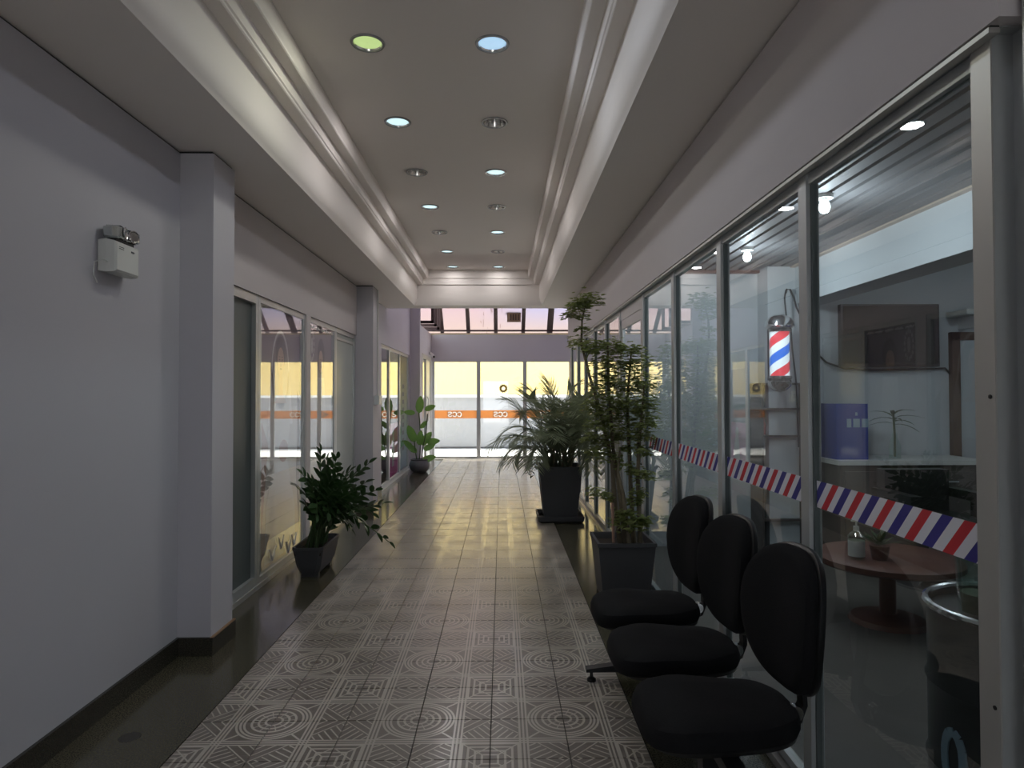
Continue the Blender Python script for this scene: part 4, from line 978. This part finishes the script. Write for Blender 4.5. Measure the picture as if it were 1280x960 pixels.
ends = [(402, 563, 5.75), (422, 572, 5.65), (410, 575, 5.9), (392, 600, 5.5), (372, 607, 5.45), (438, 588, 5.8), (462, 578, 5.9), (447, 592, 6.0), (480, 628, 5.8), (487, 676, 5.55), (430, 605, 5.5), (446, 612, 5.4), (458, 602, 5.7), (425, 586, 5.4), (398, 642, 5.25), (436, 652, 5.3), (418, 612, 5.2), (448, 634, 5.3), (470, 612, 5.6), (452, 618, 5.6),
        (440, 640, 5.45), (415, 600, 5.5), (400, 615, 5.4), (383, 630, 5.45), (425, 625, 5.35), (412, 640, 5.3), (440, 660, 5.4), (395, 650, 5.35), (466, 640, 5.9), (436, 610, 6.05), (405, 590, 6.1), (380, 592, 5.7), (456, 655, 5.3)]
for k, e_ in enumerate(ends):
    b_ = (zx+random.uniform(-.05, .05), zy+random.uniform(-.16, .16), .21)
    e3 = Vector(zat(*e_)); e3.x = max(e3.x, -1.845)
    low = e_[1] > 635
    zz_frond(b_, e3, .28 if low else .06, 15, .098)

# rubber plant in a round bowl
gx, gy = -1.625, 12.95
gp = thing('rubber_plant', (gx, gy, 0), 'broad-leaved potted plant in a round grey bowl at the far left', 'plant')
part('bowl', MB().lathe((gx, gy, 0), [(.10, 0), (.14, .01), (.19, .07), (.205, .14), (.19, .20), (.165, .235), (.18, .26), (.165, .262), (.15, .23)], 32, True, False), M['bowl'], gp, True)
part('soil', MB().lathe((gx, gy, .2), [(.15, 0), (.15, .02)], 20), M['soil'], gp)
tr = [[(0, 0, .2), (.02, 0, .6), (.0, .02, 1.0), (-.03, 0, 1.32)], [(.05, -.05, .2), (.08, -.1, .5), (.14, -.08, .8), (.16, -.05, 1.15)], [(-.05, 0, .2), (-.08, -.05, .45), (-.10, -.05, .62)]]
for q in tr: part('stem', MB().tube([(gx+a, gy+b, c) for a, b, c in q], .011, 8), M['gstem'], gp, True)
bl_me = MB().leaf((0, 0, 0), (0, 1, 0), (0, 0, 1), 1.0, .48, fold=.10, droop=.1, k=(0, .12, .35, .65, .88, 1), wk=(.1, .7, 1, .9, .5, 0)).mesh('leaf', M['bigleaf'], smooth='leaf')
for (px, py, dx_, dz_, L) in ((524, 516, .1, 1, .34), (519, 516, -1, .1, .22), (531, 512, .8, .3, .24), (519, 552, -.4, 1, .36), (524, 556, .15, 1, .30), (527, 556, .6, .8, .33), (521, 565, -.7, .6, .26), (530, 562, .9, .5, .26), (526, 535, .5, .6, .2), (533, 552, 1, .1, .28), (528, 575, 1, .3, .28), (516, 560, -.8, .7, .24)):
    p = Vector(at(px, py, 12.9)); p.x = max(p.x, -1.84)
    piece('leaf', bl_me, gp, Matrix.Translation(p-wo_(gp)) @ basis((dx_, random.uniform(-.3, .1), dz_), (0, -1, .1)) @ Matrix.Scale(L, 4))

# square pots
def square_pot(par, cx, cy, top, bot, z0, z1, lip=.03):
    def R(h, z): return [(cx-h, cy-h, z), (cx+h, cy-h, z), (cx+h, cy+h, z), (cx-h, cy+h, z)]
    part('pot', MB().rings([R(bot, z0), R(bot+.004, z0+.01), R(top-.008, z1-lip), R(top, z1-lip+.004), R(top, z1), R(top-.02, z1), R(top-.035, z1-.08)], True, False), M['pot'], par)
    part('soil', B(cx-top+.034, cx+top-.034, cy-top+.034, cy+top-.034, z1-.07, z1-.045), M['soil'], par)

def palm_frond(par, base, mid, tip, n, L, m='palm'):
    base, mid, tip = Vector(base), Vector(mid), Vector(tip)
    def P(t): return base*(1-t)**2+mid*(2*t*(1-t))+tip*t*t
    mb = MB().tube([P(t/12) for t in range(13)], [.009*(1-t/14) for t in range(13)], 5)
    for i in range(n):
        t = .25+.75*i/(n-1)
        p = P(t); d = (P(min(1, t+.01))-P(t-.02)).normalized(); side = d.cross(Vector((0, 0, 1)))
        if side.length < .05: side = Vector((1, 0, 0))
        side.normalize(); up = side.cross(d)
        for sg in (-1, 1):
            ld = (d*.8+side*sg*.75+up*.15+Vector((0, 0, -.1+random.uniform(-.15, .1)))).normalized()
            l = L*(.45+.75*math.sin(PI*min(1, (t-.18)*1.05)))*random.uniform(.85, 1.1)
            mb.leaf(p, ld, up, l, .0125, fold=.25, droop=.22, k=(0, .3, .65, 1), wk=(.5, 1, .8, 0))
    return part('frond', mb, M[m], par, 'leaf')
pcx, pcy = .70, 7.98
pm = thing('palm_plant', (pcx, pcy, 0), 'wide arching palm in a tall charcoal square pot with a saucer', 'plant')
part('saucer', MB().rings([[(pcx+s*q, pcy+t*q, z) for s, t in ((-1, -1), (1, -1), (1, 1), (-1, 1))] for q, z in ((.24, 0), (.27, .02), (.275, .075), (.26, .075), (.245, .03))], True, False), M['pot'], pm)
square_pot(pm, pcx, pcy, .262, .19, .032, .66)
tips = [((655, 530), (612, 560), 7.6), ((660, 520), (625, 545), 8.0), ((650, 512), (634, 500), 7.9), ((670, 500), (660, 487), 8.0), ((690, 490), (685, 480), 8.0), ((710, 500), (715, 484), 8.1), ((730, 500), (742, 500), 7.9), ((745, 520), (768, 530), 7.7),
        ((665, 525), (640, 575), 7.5), ((670, 545), (655, 580), 7.6), ((735, 540), (768, 565), 7.5), ((720, 520), (748, 520), 7.3), ((685, 515), (672, 500), 7.4), ((700, 510), (705, 500), 7.3), ((690, 535), (665, 545), 7.2), ((715, 540), (735, 560), 7.2), ((730, 555), (757, 588), 7.5),
        ((672, 510), (650, 520), 8.3), ((740, 530), (775, 548), 7.9), ((700, 530), (690, 535), 7.1), ((650, 545), (626, 580), 7.9), ((725, 505), (728, 495), 8.2), ((695, 520), (720, 515), 7.2), ((680, 530), (700, 548), 7.15), ((712, 530), (722, 538), 7.15),((735,515),(760,505),8.2)]
for k, (m_, t_, Y) in enumerate(tips+[((a[0][0]*.75+700*.25+random.uniform(-8, 8), a[0][1]+random.uniform(4, 22)), (a[1][0]*.78+700*.22+random.uniform(-14, 14), a[1][1]*.8+.2*535+random.uniform(-14, 14)), a[2]+random.uniform(-.25, .25)) for a in tips]):
    b_ = (pcx+random.uniform(-.12, .12), pcy+random.uniform(-.12, .12), .60)
    mm = Vector(at(m_[0], m_[1]-12, (Y+pcy)/2)); tt = Vector(at(t_[0], t_[1], Y)); mm.x = min(mm.x, 1.0); tt.x = min(tt.x, 1.03)
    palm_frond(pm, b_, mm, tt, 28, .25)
for k in range(9):
    a = k*.7; b_ = (pcx+.13*math.cos(a), pcy+.13*math.sin(a), .6)
    part('cane', MB().tube([b_, (pcx+.17*math.cos(a), pcy+.17*math.sin(a), .78), (pcx+.20*math.cos(a), pcy+.20*math.sin(a), 1.0)], [.016, .013, .008], 7), M['stem'], pm, True)
sp_ = MB()
for k in range(14):
    sp_.leaf(at(672-random.uniform(0, 12), 588+random.uniform(-6, 8), 7.85), (random.uniform(-1, 0), random.uniform(-.5, .5), random.uniform(-.6, .8)), (0, 0, 1), .07, .05)
sp_.tube([at(676, 584, 7.8), at(668, 583, 7.85), at(661, 592, 7.85)], .004, 5)
part('trailing_sprig', sp_, M['leaf'], pm, 'leaf')

# tall aralia in a square pot
acx, acy = .905, 4.93
ar = thing('aralia_tree', (acx, acy, 0), 'tall thin-stemmed aralia in a square charcoal pot behind the bench', 'plant')
square_pot(ar, acx, acy, .215, .165, 0, .432)
def cluster(mb, c, r, n, flat_=1.25):
    c = Vector(c)
    for _ in range(n):
        a = random.uniform(0, 2*PI); rr = r*1.12*random.random()**.6; h = random.gauss(0, .45)*r*flat_*.6
        p = c+Vector((rr*math.cos(a), rr*math.sin(a), h-rr*rr/r*.15))
        d = Vector((math.cos(a), math.sin(a), random.uniform(-.5, .25)))
        for s in (-1, 0, 1):
            a2 = a+s*.8; L = random.uniform(.028, .045)
            mb.leaf(p, (math.cos(a2), math.sin(a2), d.z), (random.uniform(-.3, .3), random.uniform(-.3, .3), 1), L, L*.62, fold=.15, k=(0, .45, 1), wk=(.2, 1, .1))
def axx(px, py, Y, lim=1.10):
    p = Vector(at(px, py, Y)); p.x = min(p.x, lim); return p
trunks = [
    [(775, 668, 4.9), (768, 630, 4.9), (765, 580, 4.95), (752, 520, 5.0), (737, 470, 5.1), (727, 430, 5.15), (728, 400, 5.15), (733, 376, 5.15)],
    [(781, 668, 4.9), (775, 620, 4.9), (766, 560, 4.9), (762, 500, 4.9), (760, 460, 4.9), (760, 432, 4.9)],
    [(792, 668, 4.95), (788, 610, 4.95), (786, 550, 4.95), (784, 500, 4.95), (788, 460, 4.95), (790, 436, 4.95)],
    [(800, 668, 4.85), (797, 600, 4.85), (799, 550, 4.8), (803, 510, 4.8), (806, 480, 4.8)],
    [(786, 668, 4.8), (779, 620, 4.8), (772, 590, 4.8), (775, 560, 4.8)],
]
for q in trunks:
    pts = [axx(*p) for p in q]; pts[0].z = .37
    part('trunk', MB().tube(pts, [.019*(1-.7*i/(len(pts)-1)) for i in range(len(pts))], 8), M['stem'], ar, True)
cl = [(722, 383, 5.15, .085), (736, 374, 5.15, .10), (728, 378, 5.15, .07), (713, 393, 5.15, .05), (730, 395, 5.15, .035), (728, 410, 5.15, .04), (726, 428, 5.15, .075), (738, 436, 5.1, .05), (745, 432, 4.95, .09), (762, 432, 4.9, .10), (776, 436, 4.9, .06),
      (752, 450, 4.9, .08), (768, 455, 4.9, .09), (758, 470, 4.9, .09), (773, 478, 4.9, .09), (748, 485, 4.9, .08), (765, 495, 4.85, .10), (742, 505, 4.95, .09), (757, 515, 4.9, .10), (748, 530, 4.9, .09), (765, 535, 4.85, .08), (738, 545, 4.9, .06), (752, 555, 4.9, .07), (745, 565, 4.9, .06),
      (790, 437, 4.95, .09), (799, 450, 4.9, .08), (783, 455, 4.95, .07), (795, 468, 4.9, .09), (806, 480, 4.8, .08), (788, 485, 4.9, .09), (802, 497, 4.8, .10), (814, 505, 4.75, .07), (790, 510, 4.85, .09), (806, 520, 4.8, .10), (815, 530, 4.75, .06), (792, 535, 4.85, .09), (803, 545, 4.8, .08), (790, 560, 4.85, .07), (806, 563, 4.8, .05),
      (776, 505, 4.9, .07), (772, 520, 4.9, .08), (778, 545, 4.9, .06), (768, 570, 4.85, .05), (780, 580, 4.85, .05), (795, 590, 4.85, .06), (805, 593, 4.8, .06), (745, 614, 4.9, .05), (757, 618, 4.9, .045), (798, 615, 4.85, .05), (790, 628, 4.85, .05), (780, 640, 4.8, .06), (796, 648, 4.8, .07), (772, 650, 4.8, .05), (804, 650, 4.8, .05), (787, 655, 4.75, .07), (763, 548, 4.9, .06)]
for (px, py, Y, r) in cl:
    mb = MB(); c = axx(px, py, Y, 1.05); cluster(mb, c, r, int(62*(r/.08)**1.5)+8)
    # twig from the nearest trunk height
    best = None
    for q in trunks:
        pts = [axx(*p) for p in q]
        for a_, b_ in zip(pts, pts[1:]):
            for t in (0, .5, 1):
                s_ = a_.lerp(b_, t)
                if s_.z <= c.z+.02 and (best is None or (s_-c).length < (best-c).length): best = s_
    if best is not None and (best-c).length > .02: mb.tube([best, (best+c)/2+Vector((0, 0, -.01)), c], [.006, .005, .003], 5)
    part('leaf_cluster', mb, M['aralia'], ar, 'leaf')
part('stake', MB().tube([axx(766, 678, 4.76), axx(765, 629, 4.76)], .010, 8), M['stake'], ar, True, label='pinkish wooden stake with a pale tip')

# faint round stain on the left granite band
st_ = MB().lathe((at(170, 0, 2.93)[0], 2.93, 0), [(.045, .0002), (.043, .0008)], 18)
part('round_stain', st_, M['granite2'], fl)
print('objects', len(bpy.data.objects))
